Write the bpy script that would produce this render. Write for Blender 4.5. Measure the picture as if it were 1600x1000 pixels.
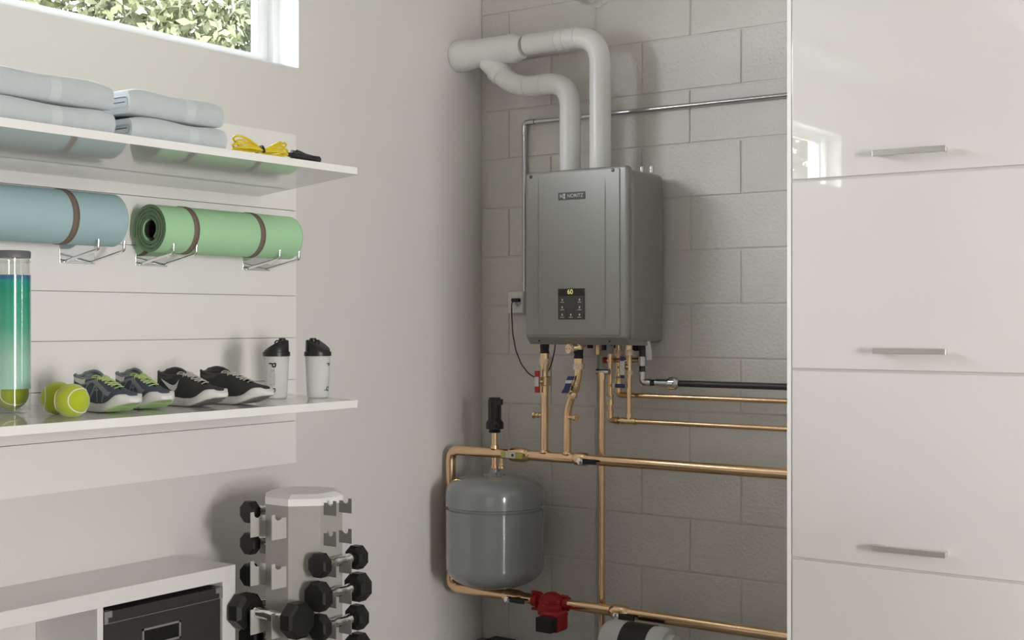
import bpy, bmesh, math, random
from mathutils import Vector, Matrix
random.seed(7)
PI = math.pi
for o in list(bpy.data.objects): bpy.data.objects.remove(o, do_unlink=True)
SC = bpy.context.scene
COL = SC.collection

# ------------------------------------------------------------------ camera
F = 2043.0; CZ = 1.38; YAW = math.radians(35.27)
cam = bpy.data.cameras.new('camera'); cam.sensor_width = 36; cam.lens = F/1600*36
co = bpy.data.objects.new('camera', cam); COL.objects.link(co)
co.location = (0, 0, CZ); co.rotation_euler = (PI/2, 0, YAW)
cam.clip_start = .05; cam.clip_end = 200
SC.camera = co
FW = Vector((-math.sin(YAW), math.cos(YAW), 0)); RT = Vector((math.cos(YAW), math.sin(YAW), 0))
def ray(u, v): return FW*F + RT*(u-800) + Vector((0, 0, 500-v))
def at(u, v, X=None, Y=None, Z=None):
    "the point of the room seen at pixel (u, v) on the plane x=X, y=Y or z=Z"
    r = ray(u, v)
    if X is not None: s = X/r.x
    elif Y is not None: s = Y/r.y
    else: s = (Z-CZ)/r.z
    return Vector((0, 0, CZ)) + r*s

# ------------------------------------------------------------------ world, lights, exposure
SC.view_settings.view_transform = 'Standard'; SC.view_settings.look = 'None'
SC.view_settings.gamma = 1; SC.view_settings.use_curve_mapping = False
SC.view_settings.exposure = 0.0
w = bpy.data.worlds.new('sky'); SC.world = w; w.use_nodes = True
bg = w.node_tree.nodes['Background']
bg.inputs[0].default_value = (.92, .95, 1, 1); bg.inputs[1].default_value = 30.0
def area(name, loc, target, sx, sy, power, color=(1, 1, 1), portal=False):
    l = bpy.data.lights.new(name, 'AREA'); l.shape = 'RECTANGLE'; l.size = sx; l.size_y = sy
    l.energy = power; l.color = color
    if portal: l.cycles.is_portal = True
    o = bpy.data.objects.new(name, l); COL.objects.link(o); o.location = loc
    o.rotation_euler = (Vector(target)-Vector(loc)).to_track_quat('-Z', 'Y').to_euler(); return o
sun = bpy.data.lights.new('sun', 'SUN'); sun.energy = 4.0; sun.angle = .01; sun.color = (1, .96, .86)
so = bpy.data.objects.new('sun', sun); COL.objects.link(so)
so.rotation_euler = Vector((-.62, .25, -.74)).to_track_quat('-Z', 'Y').to_euler()
KEY = area('garage_window_light', (3.36, .55, 1.42), (-3.3, 3.1, 1.4), .85, 1.3, 238, (1, .975, .955))
FILL = area('fill_light', (.6, -3.3, 1.6), (-1.2, 4, 1.3), 3.6, 2.2, 6, (1, .975, .94))  # added fill lamp

XL = -3.389; YB = 4.56; CEIL = CZ+1.62

# ------------------------------------------------------------------ materials
MATS = {}
def mat(name, color, rough=.5, metal=0, spec=.5, coat=0, bump=0, bscale=60, var=0, vscale=8, trans=0, ior=1.45, emit=None, sheen=0, alpha=1, detail=3, coatr=.03):
    if name in MATS: return MATS[name]
    m = bpy.data.materials.new(name); m.use_nodes = True; nt = m.node_tree; b = nt.nodes['Principled BSDF']
    c = (*color, 1)
    b.inputs['Base Color'].default_value = c; b.inputs['Roughness'].default_value = rough
    b.inputs['Metallic'].default_value = metal; b.inputs['Specular IOR Level'].default_value = spec
    b.inputs['Coat Weight'].default_value = coat; b.inputs['Coat Roughness'].default_value = coatr
    b.inputs['Transmission Weight'].default_value = trans; b.inputs['IOR'].default_value = ior
    b.inputs['Sheen Weight'].default_value = sheen; b.inputs['Alpha'].default_value = alpha
    if emit: b.inputs['Emission Color'].default_value = (*emit[0], 1); b.inputs['Emission Strength'].default_value = emit[1]
    tc = nt.nodes.new('ShaderNodeTexCoord')
    if var:
        n = nt.nodes.new('ShaderNodeTexNoise'); n.inputs['Scale'].default_value = vscale; n.inputs['Detail'].default_value = 4
        nt.links.new(tc.outputs['Object'], n.inputs['Vector'])
        mr = nt.nodes.new('ShaderNodeMapRange'); mr.inputs[1].default_value = .3; mr.inputs[2].default_value = .7
        mr.inputs[3].default_value = 1-var; mr.inputs[4].default_value = 1+var
        nt.links.new(n.outputs[0], mr.inputs[0])
        mx = nt.nodes.new('ShaderNodeVectorMath'); mx.operation = 'SCALE'; mx.inputs[0].default_value = color
        nt.links.new(mr.outputs[0], mx.inputs['Scale']); nt.links.new(mx.outputs[0], b.inputs['Base Color'])
    if bump:
        n = nt.nodes.new('ShaderNodeTexNoise'); n.inputs['Scale'].default_value = bscale; n.inputs['Detail'].default_value = detail
        nt.links.new(tc.outputs['Object'], n.inputs['Vector'])
        bp = nt.nodes.new('ShaderNodeBump'); bp.inputs['Strength'].default_value = 1; bp.inputs['Distance'].default_value = bump
        nt.links.new(n.outputs[0], bp.inputs['Height']); nt.links.new(bp.outputs[0], b.inputs['Normal'])
    MATS[name] = m; return m
M_wall = mat('wall_paint', (.75, .724, .70), .6, var=.012, vscale=1.5, bump=.0004, bscale=180)
M_block = mat('painted_block', (.68, .65, .618), .42, spec=.5, bump=.0035, bscale=75, detail=6, var=.03, vscale=5)
M_joint = mat('painted_mortar', (.69, .66, .63), .5, bump=.003, bscale=60, detail=5)
M_ceil = mat('ceiling_paint', (.82, .81, .79), .7)
M_beam = mat('beam_shade_grey', (.58, .57, .55), .6)  # greyer than the ceiling: shade on the beams put into their colour
M_floor = mat('epoxy_floor', (.36, .345, .32), .25, var=.05, vscale=3)
M_trim = mat('white_trim', (.82, .82, .82), .35)
M_vinyl = mat('window_vinyl', (.86, .87, .89), .3)
M_reveal = mat('window_reveal_paint', (.86, .87, .9), .5)
M_shelf = mat('white_laminate', (.86, .855, .83), .04, spec=.6)
M_panel = mat('panel_laminate', (.91, .885, .86), .2)
M_gloss = mat('gloss_lacquer', (.70, .68, .66), .16, coat=1, spec=.5, coatr=.01)
M_gloss.node_tree.nodes['Principled BSDF'].inputs['Coat IOR'].default_value = 2.2
M_gap = mat('cabinet_carcass', (.55, .54, .51), .4)
M_nickel = mat('brushed_nickel', (.72, .71, .68), .3, metal=1)
M_chrome = mat('chrome', (.85, .85, .85), .08, metal=1)
M_steel = mat('galvanised_steel', (.55, .55, .56), .22, metal=1)
M_copper = mat('copper', (.84, .58, .36), .2, metal=1, var=.08, vscale=7)
M_brass = mat('brass', (.83, .64, .38), .24, metal=1, var=.05)
M_palebrass = mat('pale_brass_nut', (.86, .66, .52), .42, metal=.6)
M_pvc = mat('white_pvc', (.84, .83, .81), .28)
M_heater = mat('heater_grey', (.30, .293, .278), .36, metal=.3, spec=.5, bump=.00012, bscale=500)
M_plate = mat('nameplate_dark', (.07, .07, .072), .4)
M_panelc = mat('control_dark', (.065, .062, .058), .3)
M_disp = mat('display_black', (.018, .012, .012), .12)
M_letter = mat('light_print', (.6, .6, .6), .5)
M_led = mat('led_segment', (.7, .65, .2), .5, emit=((.85, .78, .25), .55))
M_tank = mat('tank_enamel', (.245, .26, .265), .16, coat=.8, spec=.6, coatr=.05)
M_black = mat('black_plastic', (.016, .016, .016), .38)
M_rubber = mat('black_rubber', (.016, .016, .015), .42, bump=.0003, bscale=400)
M_gas = mat('black_iron', (.055, .055, .055), .35, metal=.4)
M_red = mat('red_plastic', (.45, .02, .02), .4)
M_pump = mat('pump_red_enamel', (.36, .012, .022), .38, bump=.0004, bscale=120)
M_blue = mat('blue_plastic', (.03, .05, .17), .4)
M_white = mat('white_plastic', (.78, .77, .74), .4)
M_cream = mat('cream_label', (.7, .69, .58), .4)
M_yellowg = mat('yellow_green_grip', (.52, .50, .14), .45)
M_greyp = mat('grey_sleeve', (.42, .42, .42), .4)
M_towel = mat('towel_cloth', (.565, .615, .635), .9, spec=.1, sheen=.4, bump=.0012, bscale=500, var=.03, vscale=20)
M_towelb = mat('towel_band', (.63, .675, .69), .85, spec=.1, bump=.0005, bscale=700)
M_matb = mat('blue_foam', (.42, .60, .625), .62, bump=.0003, bscale=600)
M_matg = mat('green_foam', (.46, .77, .46), .62, bump=.0003, bscale=600)
M_matge = mat('green_foam_edge', (.17, .27, .16), .8)
M_strap = mat('brown_strap', (.22, .165, .135), .75, bump=.0004, bscale=900)
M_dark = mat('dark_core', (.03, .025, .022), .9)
M_ball = mat('tennis_felt', (.46, .55, .03), .95, spec=.1, sheen=.5, bump=.0006, bscale=900)
M_seam = mat('ball_seam', (.80, .80, .70), .7)
M_lidg = mat('grey_lid', (.16, .16, .17), .4)
M_shk = mat('shaker_frosted', (.93, .93, .91), .2, trans=.3, ior=1.15, alpha=.62)
M_rack = mat('rack_grey_steel', (.40, .39, .36), .42, spec=.5)
M_rackl = mat('rack_light_plate', (.52, .51, .48), .42)
M_rackd = mat('rack_shaded_plate', (.20, .195, .18), .42)  # shade on the right-face cradles put into a darker plate colour
M_cap = mat('rack_white_cap', (.90, .89, .87), .4)
M_box = mat('charcoal_box', (.034, .032, .03), .65)
M_boxin = mat('label_card_black', (.006, .006, .006), .5)
M_boxm = mat('box_metal', (.38, .38, .37), .45, metal=.5)
M_bookc = mat('bookcase_white', (.80, .79, .765), .3)
M_yel = mat('yellow_cord', (.72, .55, .02), .4)
M_outlet = mat('outlet_white', (.62, .62, .60), .35)
M_shoeb = mat('dark_mesh_fabric', (.040, .039, .036), .75, bump=.0005, bscale=900)
M_shoec = mat('charcoal_lining', (.085, .08, .075), .85)
M_shoen = mat('navy_mesh_fabric', (.083, .095, .13), .75, bump=.0005, bscale=800)
M_shoeo = mat('grey_overlay', (.235, .26, .27), .6)
M_shoel = mat('grey_lining', (.38, .40, .40), .85, bump=.0015, bscale=60)
M_sole = mat('white_midsole', (.74, .73, .70), .5)
M_soleg = mat('pale_green_outsole', (.50, .68, .33), .6)
M_tread = mat('grey_tread', (.24, .235, .225), .7)
M_laceg = mat('green_lace', (.48, .62, .24), .8)
M_lacew = mat('grey_lace', (.52, .50, .46), .8)
M_swoosh = mat('white_mark', (.74, .73, .71), .5)
M_leaf = mat('leaf_green', (.072, .078, .044), .5, spec=.08, var=.4, vscale=.9)
M_leaf2 = mat('leaf_mid_green', (.055, .061, .038), .5, spec=.08, var=.4, vscale=.9)
M_leaf3 = mat('leaf_dark_green', (.045, .051, .037), .6, spec=.08, var=.35, vscale=.8)
M_bark = mat('bark', (.12, .09, .06), .9)
M_grass = mat('lawn', (.16, .22, .07), .9, var=.2)
M_ext = mat('outside_render', (.8, .8, .8), .8)
# tube print: blue rim, green, fading to pale mint towards the foot
def tube_print():
    m = bpy.data.materials.new('tube_print'); m.use_nodes = True; nt = m.node_tree; b = nt.nodes['Principled BSDF']
    tc = nt.nodes.new('ShaderNodeTexCoord'); sp = nt.nodes.new('ShaderNodeSeparateXYZ'); cr = nt.nodes.new('ShaderNodeValToRGB')
    nt.links.new(tc.outputs['Generated'], sp.inputs[0]); nt.links.new(sp.outputs[2], cr.inputs[0]); nt.links.new(cr.outputs[0], b.inputs['Base Color'])
    e = cr.color_ramp.elements
    e[0].position = 0; e[0].color = (.42, .70, .58, 1); e[1].position = 1; e[1].color = (.03, .16, .28, 1)
    for p, c in ((.25, (.36, .62, .48)), (.55, (.07, .40, .25)), (.85, (.01, .32, .20)), (.955, (.0, .30, .26)), (.965, (.03, .16, .28))):
        k = e.new(p); k.color = (*c, 1)
    b.inputs['Roughness'].default_value = .15; b.inputs['Coat Weight'].default_value = .6
    return m
M_print = tube_print()
def clear_mat(name, tint, k):
    m = pane_mat(); m.name = name; nt = m.node_tree
    [n for n in nt.nodes if n.type == 'BSDF_TRANSPARENT'][0].inputs[0].default_value = (*tint, 1)
    [n for n in nt.nodes if n.type == 'MATH' and n.operation == 'MULTIPLY_ADD'][0].inputs[2].default_value = k; return m
# window glass: mostly clear, a little mirror
def pane_mat():
    m = bpy.data.materials.new('window_glass'); m.use_nodes = True; nt = m.node_tree; nt.nodes.remove(nt.nodes['Principled BSDF'])
    t = nt.nodes.new('ShaderNodeBsdfTransparent'); g = nt.nodes.new('ShaderNodeBsdfGlossy'); g.inputs['Roughness'].default_value = .01
    lw = nt.nodes.new('ShaderNodeLayerWeight'); lw.inputs[0].default_value = .5; pw = nt.nodes.new('ShaderNodeMath'); pw.operation = 'POWER'; pw.inputs[1].default_value = 5; nt.links.new(lw.outputs['Facing'], pw.inputs[0])
    f = nt.nodes.new('ShaderNodeMath'); f.operation = 'MULTIPLY_ADD'; f.inputs[1].default_value = .9; f.inputs[2].default_value = .04; nt.links.new(pw.outputs[0], f.inputs[0]); mx = nt.nodes.new('ShaderNodeMixShader')
    nt.links.new(f.outputs[0], mx.inputs[0]); nt.links.new(t.outputs[0], mx.inputs[1]); nt.links.new(g.outputs[0], mx.inputs[2])
    nt.links.new(mx.outputs[0], nt.nodes['Material Output'].inputs[0]); return m
M_pane = pane_mat()

M_glass = clear_mat('clear_tube', (.95, .96, .94), .06)

# ------------------------------------------------------------------ mesh tools
class MB:
    def __init__(s): s.v = []; s.f = []; s.sm = []
    def add(s, vs, fs, smooth=False):
        n = len(s.v); s.v += [tuple(p) for p in vs]; s.f += [tuple(i+n for i in f) for f in fs]; s.sm += [smooth]*len(fs)
    def box(s, a, b, rot=None, org=None):
        x0, y0, z0 = a; x1, y1, z1 = b
        vs = [Vector((x, y, z)) for z in (z0, z1) for y in (y0, y1) for x in (x0, x1)]
        if rot is not None:
            org = Vector(org) if org is not None else (Vector(a)+Vector(b))/2
            vs = [org+rot@(p-org) for p in vs]
        s.add(vs, [(0, 2, 3, 1), (4, 5, 7, 6), (0, 1, 5, 4), (2, 6, 7, 3), (0, 4, 6, 2), (1, 3, 7, 5)]); return s
    def lathe(s, c, axis, prof, n=24, closed=True):
        "prof: list of (distance along axis, radius); neighbouring equal points make hard edges"
        ax = Vector(axis).normalized(); c = Vector(c)
        t = Vector((0, 0, 1)) if abs(ax.z) < .9 else Vector((1, 0, 0))
        e1 = ax.cross(t).normalized(); e2 = ax.cross(e1)
        segs = []; cur = [prof[0]]
        for i in range(1, len(prof)):
            cur.append(prof[i])
            if i < len(prof)-1:
                a = Vector((prof[i][0]-prof[i-1][0], prof[i][1]-prof[i-1][1])); b = Vector((prof[i+1][0]-prof[i][0], prof[i+1][1]-prof[i][1]))
                if a.length > 1e-9 and b.length > 1e-9 and a.angle(b) > math.radians(38): segs.append(cur); cur = [prof[i]]
        segs.append(cur)
        for sg in segs:
            vs = []; fs = []
            for (d, r) in sg:
                for k in range(n):
                    a = 2*PI*k/n; vs.append(c+ax*d+(e1*math.cos(a)+e2*math.sin(a))*max(r, 1e-5))
            for i in range(len(sg)-1):
                for k in range(n):
                    k2 = (k+1) % n; fs.append((i*n+k, (i+1)*n+k, (i+1)*n+k2, i*n+k2))
            s.add(vs, fs, True)
        return s
    def cyl(s, a, b, r, r2=None, n=20):
        a = Vector(a); b = Vector(b); L = (b-a).length; r2 = r if r2 is None else r2
        return s.lathe(a, b-a, [(0, 0), (0, r), (L, r2), (L, 0)], n)
    def tube(s, pts, r, fillet=0, n=16, caps=True, fs_=6, flat=None):
        P = [Vector(p) for p in pts]
        if fillet:
            Q = [P[0]]
            for i in range(1, len(P)-1):
                d1 = (P[i-1]-P[i]); d2 = (P[i+1]-P[i]); f = min(fillet, d1.length*.49, d2.length*.49)
                a = P[i]+d1.normalized()*f; b = P[i]+d2.normalized()*f
                for k in range(fs_+1):
                    t = k/fs_; Q.append(a*(1-t)**2+P[i]*2*t*(1-t)+b*t*t)
            Q.append(P[-1]); P = Q
        T = []
        for i in range(len(P)):
            d = (P[min(i+1, len(P)-1)]-P[max(i-1, 0)]); T.append(d.normalized())
        t0 = T[0]; nrm = t0.orthogonal().normalized()
        if flat: nrm = Vector(flat)-t0*t0.dot(Vector(flat)); nrm.normalize()
        vs = []; R = r if hasattr(r, '__len__') else None
        for i, p in enumerate(P):
            nrm = (nrm-T[i]*nrm.dot(T[i])).normalized(); bn = T[i].cross(nrm)
            rr = R[min(i, len(R)-1)] if R else r
            for k in range(n):
                a = 2*PI*k/n; vs.append(p+(nrm*math.cos(a)+bn*math.sin(a))*rr)
        fs = []
        for i in range(len(P)-1):
            for k in range(n):
                k2 = (k+1) % n; fs.append((i*n+k, i*n+k2, (i+1)*n+k2, (i+1)*n+k))
        s.add(vs, fs, True)
        if caps:
            s.add(vs[:n], [tuple(reversed(range(n)))]); s.add(vs[-n:], [tuple(range(n))])
        return s
    def prism(s, poly, d0, d1, fx):
        "poly: 2-D outline; fx(x, y, d) -> 3-D point"
        n = len(poly); a = [fx(x, y, d0) for x, y in poly]; b = [fx(x, y, d1) for x, y in poly]
        s.add(a, [tuple(reversed(range(n)))]); s.add(b, [tuple(range(n))])
        for i in range(n):
            j = (i+1) % n; s.add([a[i], a[j], b[j], b[i]], [(0, 1, 2, 3)])
        return s
    def grid(s, rows, smooth=True, wrap=False):
        m = len(rows[0]); vs = [p for r in rows for p in r]; fs = []
        for i in range(len(rows)-1):
            for k in range(m if wrap else m-1):
                k2 = (k+1) % m; fs.append((i*m+k, i*m+k2, (i+1)*m+k2, (i+1)*m+k))
        s.add(vs, fs, smooth); return s
    def build(s, name, m, parent=None, bevel=0, segs=2, origin=None, weld=False, recalc=True):
        me = bpy.data.meshes.new(name)
        vs = s.v
        if origin is not None: O = Vector(origin); vs = [tuple(Vector(p)-O) for p in vs]
        me.from_pydata(vs, [], s.f); me.polygons.foreach_set('use_smooth', s.sm)
        if recalc or weld:
            b = bmesh.new(); b.from_mesh(me)
            if weld: bmesh.ops.remove_doubles(b, verts=b.verts, dist=1e-5)
            bmesh.ops.recalc_face_normals(b, faces=b.faces); b.to_mesh(me); b.free()
        me.materials.append(m); me.update()
        o = bpy.data.objects.new(name, me); COL.objects.link(o)
        if origin is not None: o.location = origin
        if parent is not None:
            o.parent = parent
            PL.append((o, parent))
        if bevel:
            b = bmesh.new(); b.from_mesh(me); bmesh.ops.remove_doubles(b, verts=b.verts, dist=1e-6); b.to_mesh(me); b.free()
            me.polygons.foreach_set('use_smooth', [True]*len(me.polygons))
            md = o.modifiers.new('bevel', 'BEVEL'); md.width = bevel; md.segments = segs; md.limit_method = 'ANGLE'; md.angle_limit = math.radians(35); md.harden_normals = True
        return o
PL = []
def base(o):                              # parents are empties with a location: world coordinates are turned into theirs
    return o
def thing(name, label, cat, loc=(0, 0, 0), group=None):
    o = bpy.data.objects.new(name, None); COL.objects.link(o); o.location = loc; o.empty_display_size = .05
    o['label'] = label; o['category'] = cat
    if group: o['group'] = group
    return o
def tag(o, label=None, cat=None, group=None, kind=None):
    if label: o['label'] = label
    if cat: o['category'] = cat
    if group: o['group'] = group
    if kind: o['kind'] = kind
    return o
def part(name, mb, m, parent, bevel=0, segs=2, label=None, **k):
    "mesh given in world coordinates, stored relative to its parent chain"
    off = Vector((0, 0, 0)); p = parent
    while p is not None: off += p.location; p = p.parent
    mb.v = [tuple(Vector(q)-off) for q in mb.v]
    o = mb.build(name, m, parent, bevel, segs, **k)
    if label: o['label'] = label
    return o
def struct(name, mb, m, parent=None, **k):
    o = mb.build(name, m, None, **k) if parent is None else part(name, mb, m, parent, **k)
    if parent is None: o['kind'] = 'structure'
    return o
def copy_tree(o, parent=None):
    c = o.copy(); COL.objects.link(c)
    if parent is not None: c.parent = parent
    for ch in list(o.children): copy_tree(ch, c)
    return c
def text_mb(txt, size, fx, bold=False, extr=.0004):
    "flat lettering; fx maps (x, y, depth) to the room"
    cu = bpy.data.curves.new('t', 'FONT'); cu.body = txt; cu.size = size; cu.extrude = extr; cu.align_x = 'CENTER'; cu.align_y = 'CENTER'
    if bold: cu.offset = size*.02
    t = bpy.data.objects.new('t', cu); COL.objects.link(t)
    bpy.context.view_layer.update()
    me = bpy.data.meshes.new_from_object(t.evaluated_get(bpy.context.evaluated_depsgraph_get()))
    mb = MB(); mb.add([fx(v.co.x, v.co.y, v.co.z) for v in me.vertices], [tuple(p.vertices) for p in me.polygons])
    bpy.data.objects.remove(t, do_unlink=True); bpy.data.curves.remove(cu); bpy.data.meshes.remove(me)
    return mb

# ================================================================== SETTING
XR = 3.45; YF = -3.6
struct('floor', MB().box((XL-.25, YF-.1, -.12), (XR+.1, YB+.2, 0)), M_floor)
cl = struct('ceiling', MB().box((XL-.25, YF-.1, CEIL), (XR+.1, YB+.2, CEIL+.15)), M_ceil)
for x in (-2.73, -1.87, -1.0, -.13, .75, 1.6, 2.5):
    part('ceiling_beam', MB().box((x, YF, CEIL-.15), (x+.14, YB, CEIL+.001)), M_beam, cl)
# left wall around the two high windows
WZ0 = CZ+.915; WZ1 = CZ+1.29; TH = .235
W1 = (.0, 3.446); W2 = (-2.37, -.55)
mb = MB()
ys = [YF, W2[0], W2[1], W1[0], W1[1], YB+.02]
for i in range(5):
    if i in (1, 3):
        mb.box((XL-TH, ys[i], 0), (XL, ys[i+1], WZ0)); mb.box((XL-TH, ys[i], WZ1), (XL, ys[i+1], CEIL))
    else: mb.box((XL-TH, ys[i], 0), (XL, ys[i+1], CEIL))
wl = struct('wall_left', mb, M_wall)
for wi, (y0, y1) in enumerate((W1, W2)):
    e = 0.004
    r = MB().box((XL-.10, y1-e, WZ0), (XL+.0005, y1+.001, WZ1)).box((XL-.10, y0-.001, WZ0), (XL+.0005, y0+e, WZ1))
    r.box((XL-.10, y0, WZ0-.001), (XL+.0005, y1, WZ0+e)).box((XL-.10, y0, WZ1-e), (XL+.0005, y1, WZ1+.001))
    r.box((XL-TH-.01, y0-.001, WZ0-.001), (XL-.155, y0+e, WZ1)).box((XL-TH-.01, y1-e, WZ0), (XL-.155, y1+.001, WZ1)).box((XL-TH-.03, y0, WZ0), (XL-.155, y1, WZ0+e))
    wd = struct('window_%d' % (wi+1), r, M_reveal)
    ya, yb = y0+e, y1-e; za, zb = WZ0+e, WZ1-e; xf = XL-.10
    def frame(name, x0, x1, a, b, c, d, t, m=M_vinyl):
        q = MB().box((x0, a, c), (x1, a+t, d)).box((x0, b-t, c), (x1, b, d)).box((x0, a+t, c), (x1, b-t, c+t)).box((x0, a+t, d-t), (x1, b-t, d))
        return part(name, q, m, wd)
    frame('window_frame', xf-.055, xf, ya, yb, za, zb, .028)
    frame('window_sash', xf-.05, xf-.018, ya+.075 if wi == 1 else ya+.028, yb-.06, za+.020, zb-.028, .030)
    part('glass_pane', MB().box((xf-.036, ya+.05, za+.045), (xf-.032, yb-.085, zb-.055)), M_pane, wd)
    part('frame_stop', MB().box((xf-.045, yb-.062, za+.02), (xf-.03, yb-.026, zb-.02)), M_vinyl, wd)
    area('window_portal', (XL-TH-.05, (y0+y1)/2, (WZ0+WZ1)/2), (0, (y0+y1)/2, (WZ0+WZ1)/2), y1-y0, WZ1-WZ0, 1, portal=True)
# back wall: painted blocks over a recessed bed of mortar
wb = struct('wall_back', MB().box((XL-.25, YB+.004, 0), (XR+.1, YB+.2, CEIL)), M_joint)
H = .2092; BL = .4325; g = .0032; D = .006
def block_mesh(L, h, name):
    q = MB().box((0, 0, 0), (L, .012, h)); me = bpy.data.meshes.new(name); b = bmesh.new()
    vs = [b.verts.new(p) for p in q.v]
    for f in q.f: b.faces.new([vs[i] for i in f])
    ed = [e for e in b.edges if all(abs(v.co.y) < 1e-6 for v in e.verts)]
    bmesh.ops.bevel(b, geom=ed, offset=.0035, segments=2, affect='EDGES', profile=.6)
    bmesh.ops.recalc_face_normals(b, faces=b.faces)
    b.to_mesh(me); b.free(); me.materials.append(M_block); return me
cache = {}
zt = CZ+1.107
rows = range(-2, 12)
for r in rows:                               # row 0 is the one whose top is at zt
    z1 = zt-r*H; z0 = z1-H
    if z0 > CEIL: continue
    z0 = max(z0, 0); z1 = min(z1, CEIL)
    if z1-z0 < .03: continue
    off = -2.590 if r % 2 == 0 else -2.374
    k = -3
    while True:
        a = off+k*BL; b_ = a+BL; k += 1
        if b_ < XL+.01: continue
        if a > .75: break
        a = max(a, XL+.002)
        key = (round(b_-a, 3), round(z1-z0, 3))
        if key not in cache: cache[key] = block_mesh(b_-a-2*g, z1-z0-2*g, 'concrete_block')
        o = bpy.data.objects.new('concrete_block', cache[key]); COL.objects.link(o); o.parent = wb
        o.location = (a+g+random.uniform(-.001, .001), YB-.001+random.uniform(-.0008, .0008), z0+g+random.uniform(-.001, .001))
struct('wall_right', MB().box((XR, YF, 0), (XR+.1, YB, CEIL)), M_wall)
struct('wall_front', MB().box((XL-.2, YF-.1, 0), (XR, YF, CEIL)), M_wall)
bz = at(752, 972, Y=YB).z
struct('baseboard_left', MB().box((XL, 3.25, 0), (XL+.006, YB-.002, bz)), M_wall, bevel=.003)
struct('trim_1', MB().box((XL-.30, -6, WZ0-.9), (XL-TH-.0, 6, WZ0-.85)), M_ext)

# outside: lawn and trees seen through the high windows
tag(MB().box((-60, -40, -.3), (XL-TH, 60, -.05)).build('lawn', M_grass), kind='structure')
bpy.data.objects['lawn'].name = 'ground'
import numpy as np
def tree(cx, cy, h, rad, n, seed, m, label, leaf=.085):
    rs = np.random.RandomState(seed)
    t = thing('tree', label, 'tree', (cx, cy, -.05), 'trees outside the window')
    tr = MB().tube([(cx, cy, -.05), (cx+.05, cy, h*.3), (cx, cy+.1, h*.75)], [.16, .12, .05], n=8)
    for k in range(5):
        a = k*1.3; tr.tube([(cx, cy, h*.25+k*.2), (cx+math.cos(a)*rad*.5, cy+math.sin(a)*rad*.5, h*.5+k*.25)], [.05, .02], n=6)
    part('trunk', tr, M_bark, t)
    nc = 70; C = rs.normal(size=(nc, 3)); C /= np.linalg.norm(C, axis=1)[:, None]; C *= (rs.rand(nc, 1)**.4)
    C = C*np.array([rad, rad, h*.46])+np.array([0, 0, h*.54])
    ci = rs.randint(0, nc, n); d = rs.normal(size=(n, 3)); d /= np.linalg.norm(d, axis=1)[:, None]
    P = C[ci]+d*(.34+.12*rs.rand(n, 1))
    a = rs.normal(size=(n, 3))+d*.8; a /= np.linalg.norm(a, axis=1)[:, None]
    b = np.cross(a, rs.normal(size=(n, 3))); b /= np.linalg.norm(b, axis=1)[:, None]; c = np.cross(a, b)
    s = leaf*(.6+.8*rs.rand(n, 1))
    V = np.stack([P-b*s, P+c*s*.45, P+b*s, P-c*s*.45], 1).reshape(-1, 3)
    me = bpy.data.meshes.new('foliage'); me.from_pydata(V.tolist(), [], np.arange(4*n).reshape(-1, 4).tolist()); me.materials.append(m)
    o = bpy.data.objects.new('foliage', me); COL.objects.link(o); o.parent = t; o['kind'] = 'stuff'
    return t
TR = [(-13.5, 9.3, 7.3, 2.2, 'pale green leafy tree in the middle of the window view', M_leaf, 1, 26000),
      (-14.0, 13.9, 7.6, 2.2, 'mid green leafy tree at the right end of the window view', M_leaf2, 2, 26000),
      (-19.5, 15.6, 9.4, 3.0, 'dark green tree standing behind the gap between the two nearer trees', M_leaf3, 3, 22000),
      (-13.0, 4.6, 6.2, 2.2, 'leafy tree left of the window view, mostly out of frame', M_leaf, 4, 9000),
      (-8.6, -11.8, 7.2, 2.2, 'pale tree outside the second high window, mirrored in the cabinet gloss', M_leaf, 5, 30000),
      (-12.6, -17.5, 7.4, 2.4, 'far tree outside the second high window, mirrored in the cabinet gloss', M_leaf2, 6, 24000)]
for cx, cy, h, rad, lab, m, sd, nn in TR: tree(cx, cy, h, rad, nn, sd, m, lab, .075)

# ================================================================== TALL CABINET
YC = 3.2; cxl = at(1229.5, 500, Y=YC).x; cxd = at(1236.5, 500, Y=YC).x; cxr = -.757
cab = thing('tall_cabinet', 'tall white high-gloss drawer cabinet with long metal bar handles, right of the water heater', 'cabinet', ((cxl+cxr)/2, YC+.6, 0))
ctop = CZ+.87
pt = cxd-cxl
part('side_panel', MB().box((cxl, YC+.001, 0), (cxd-.001, YB-.01, ctop)), M_shelf, cab)
part('side_panel', MB().box((cxr+.001, YC+.001, 0), (cxr+pt, YB-.01, ctop)), M_shelf, cab)
part('top_panel', MB().box((cxd, YC+.03, ctop-.018), (cxr, YB-.01, ctop)), M_shelf, cab)
part('carcass', MB().box((cxd, YC+.022, .08), (cxr, YB-.02, ctop-.02)), M_gap, cab)
part('plinth', MB().box((cxd, YC+.06, 0), (cxr, YC+.075, .08)), M_gap, cab)
gaps = [CZ+.3617-.4901*k for k in range(3)]
edges = [(CZ+.3617, ctop-.002)]+[(gaps[i+1], gaps[i]) for i in range(2)]+[(.085, gaps[2])]
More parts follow.
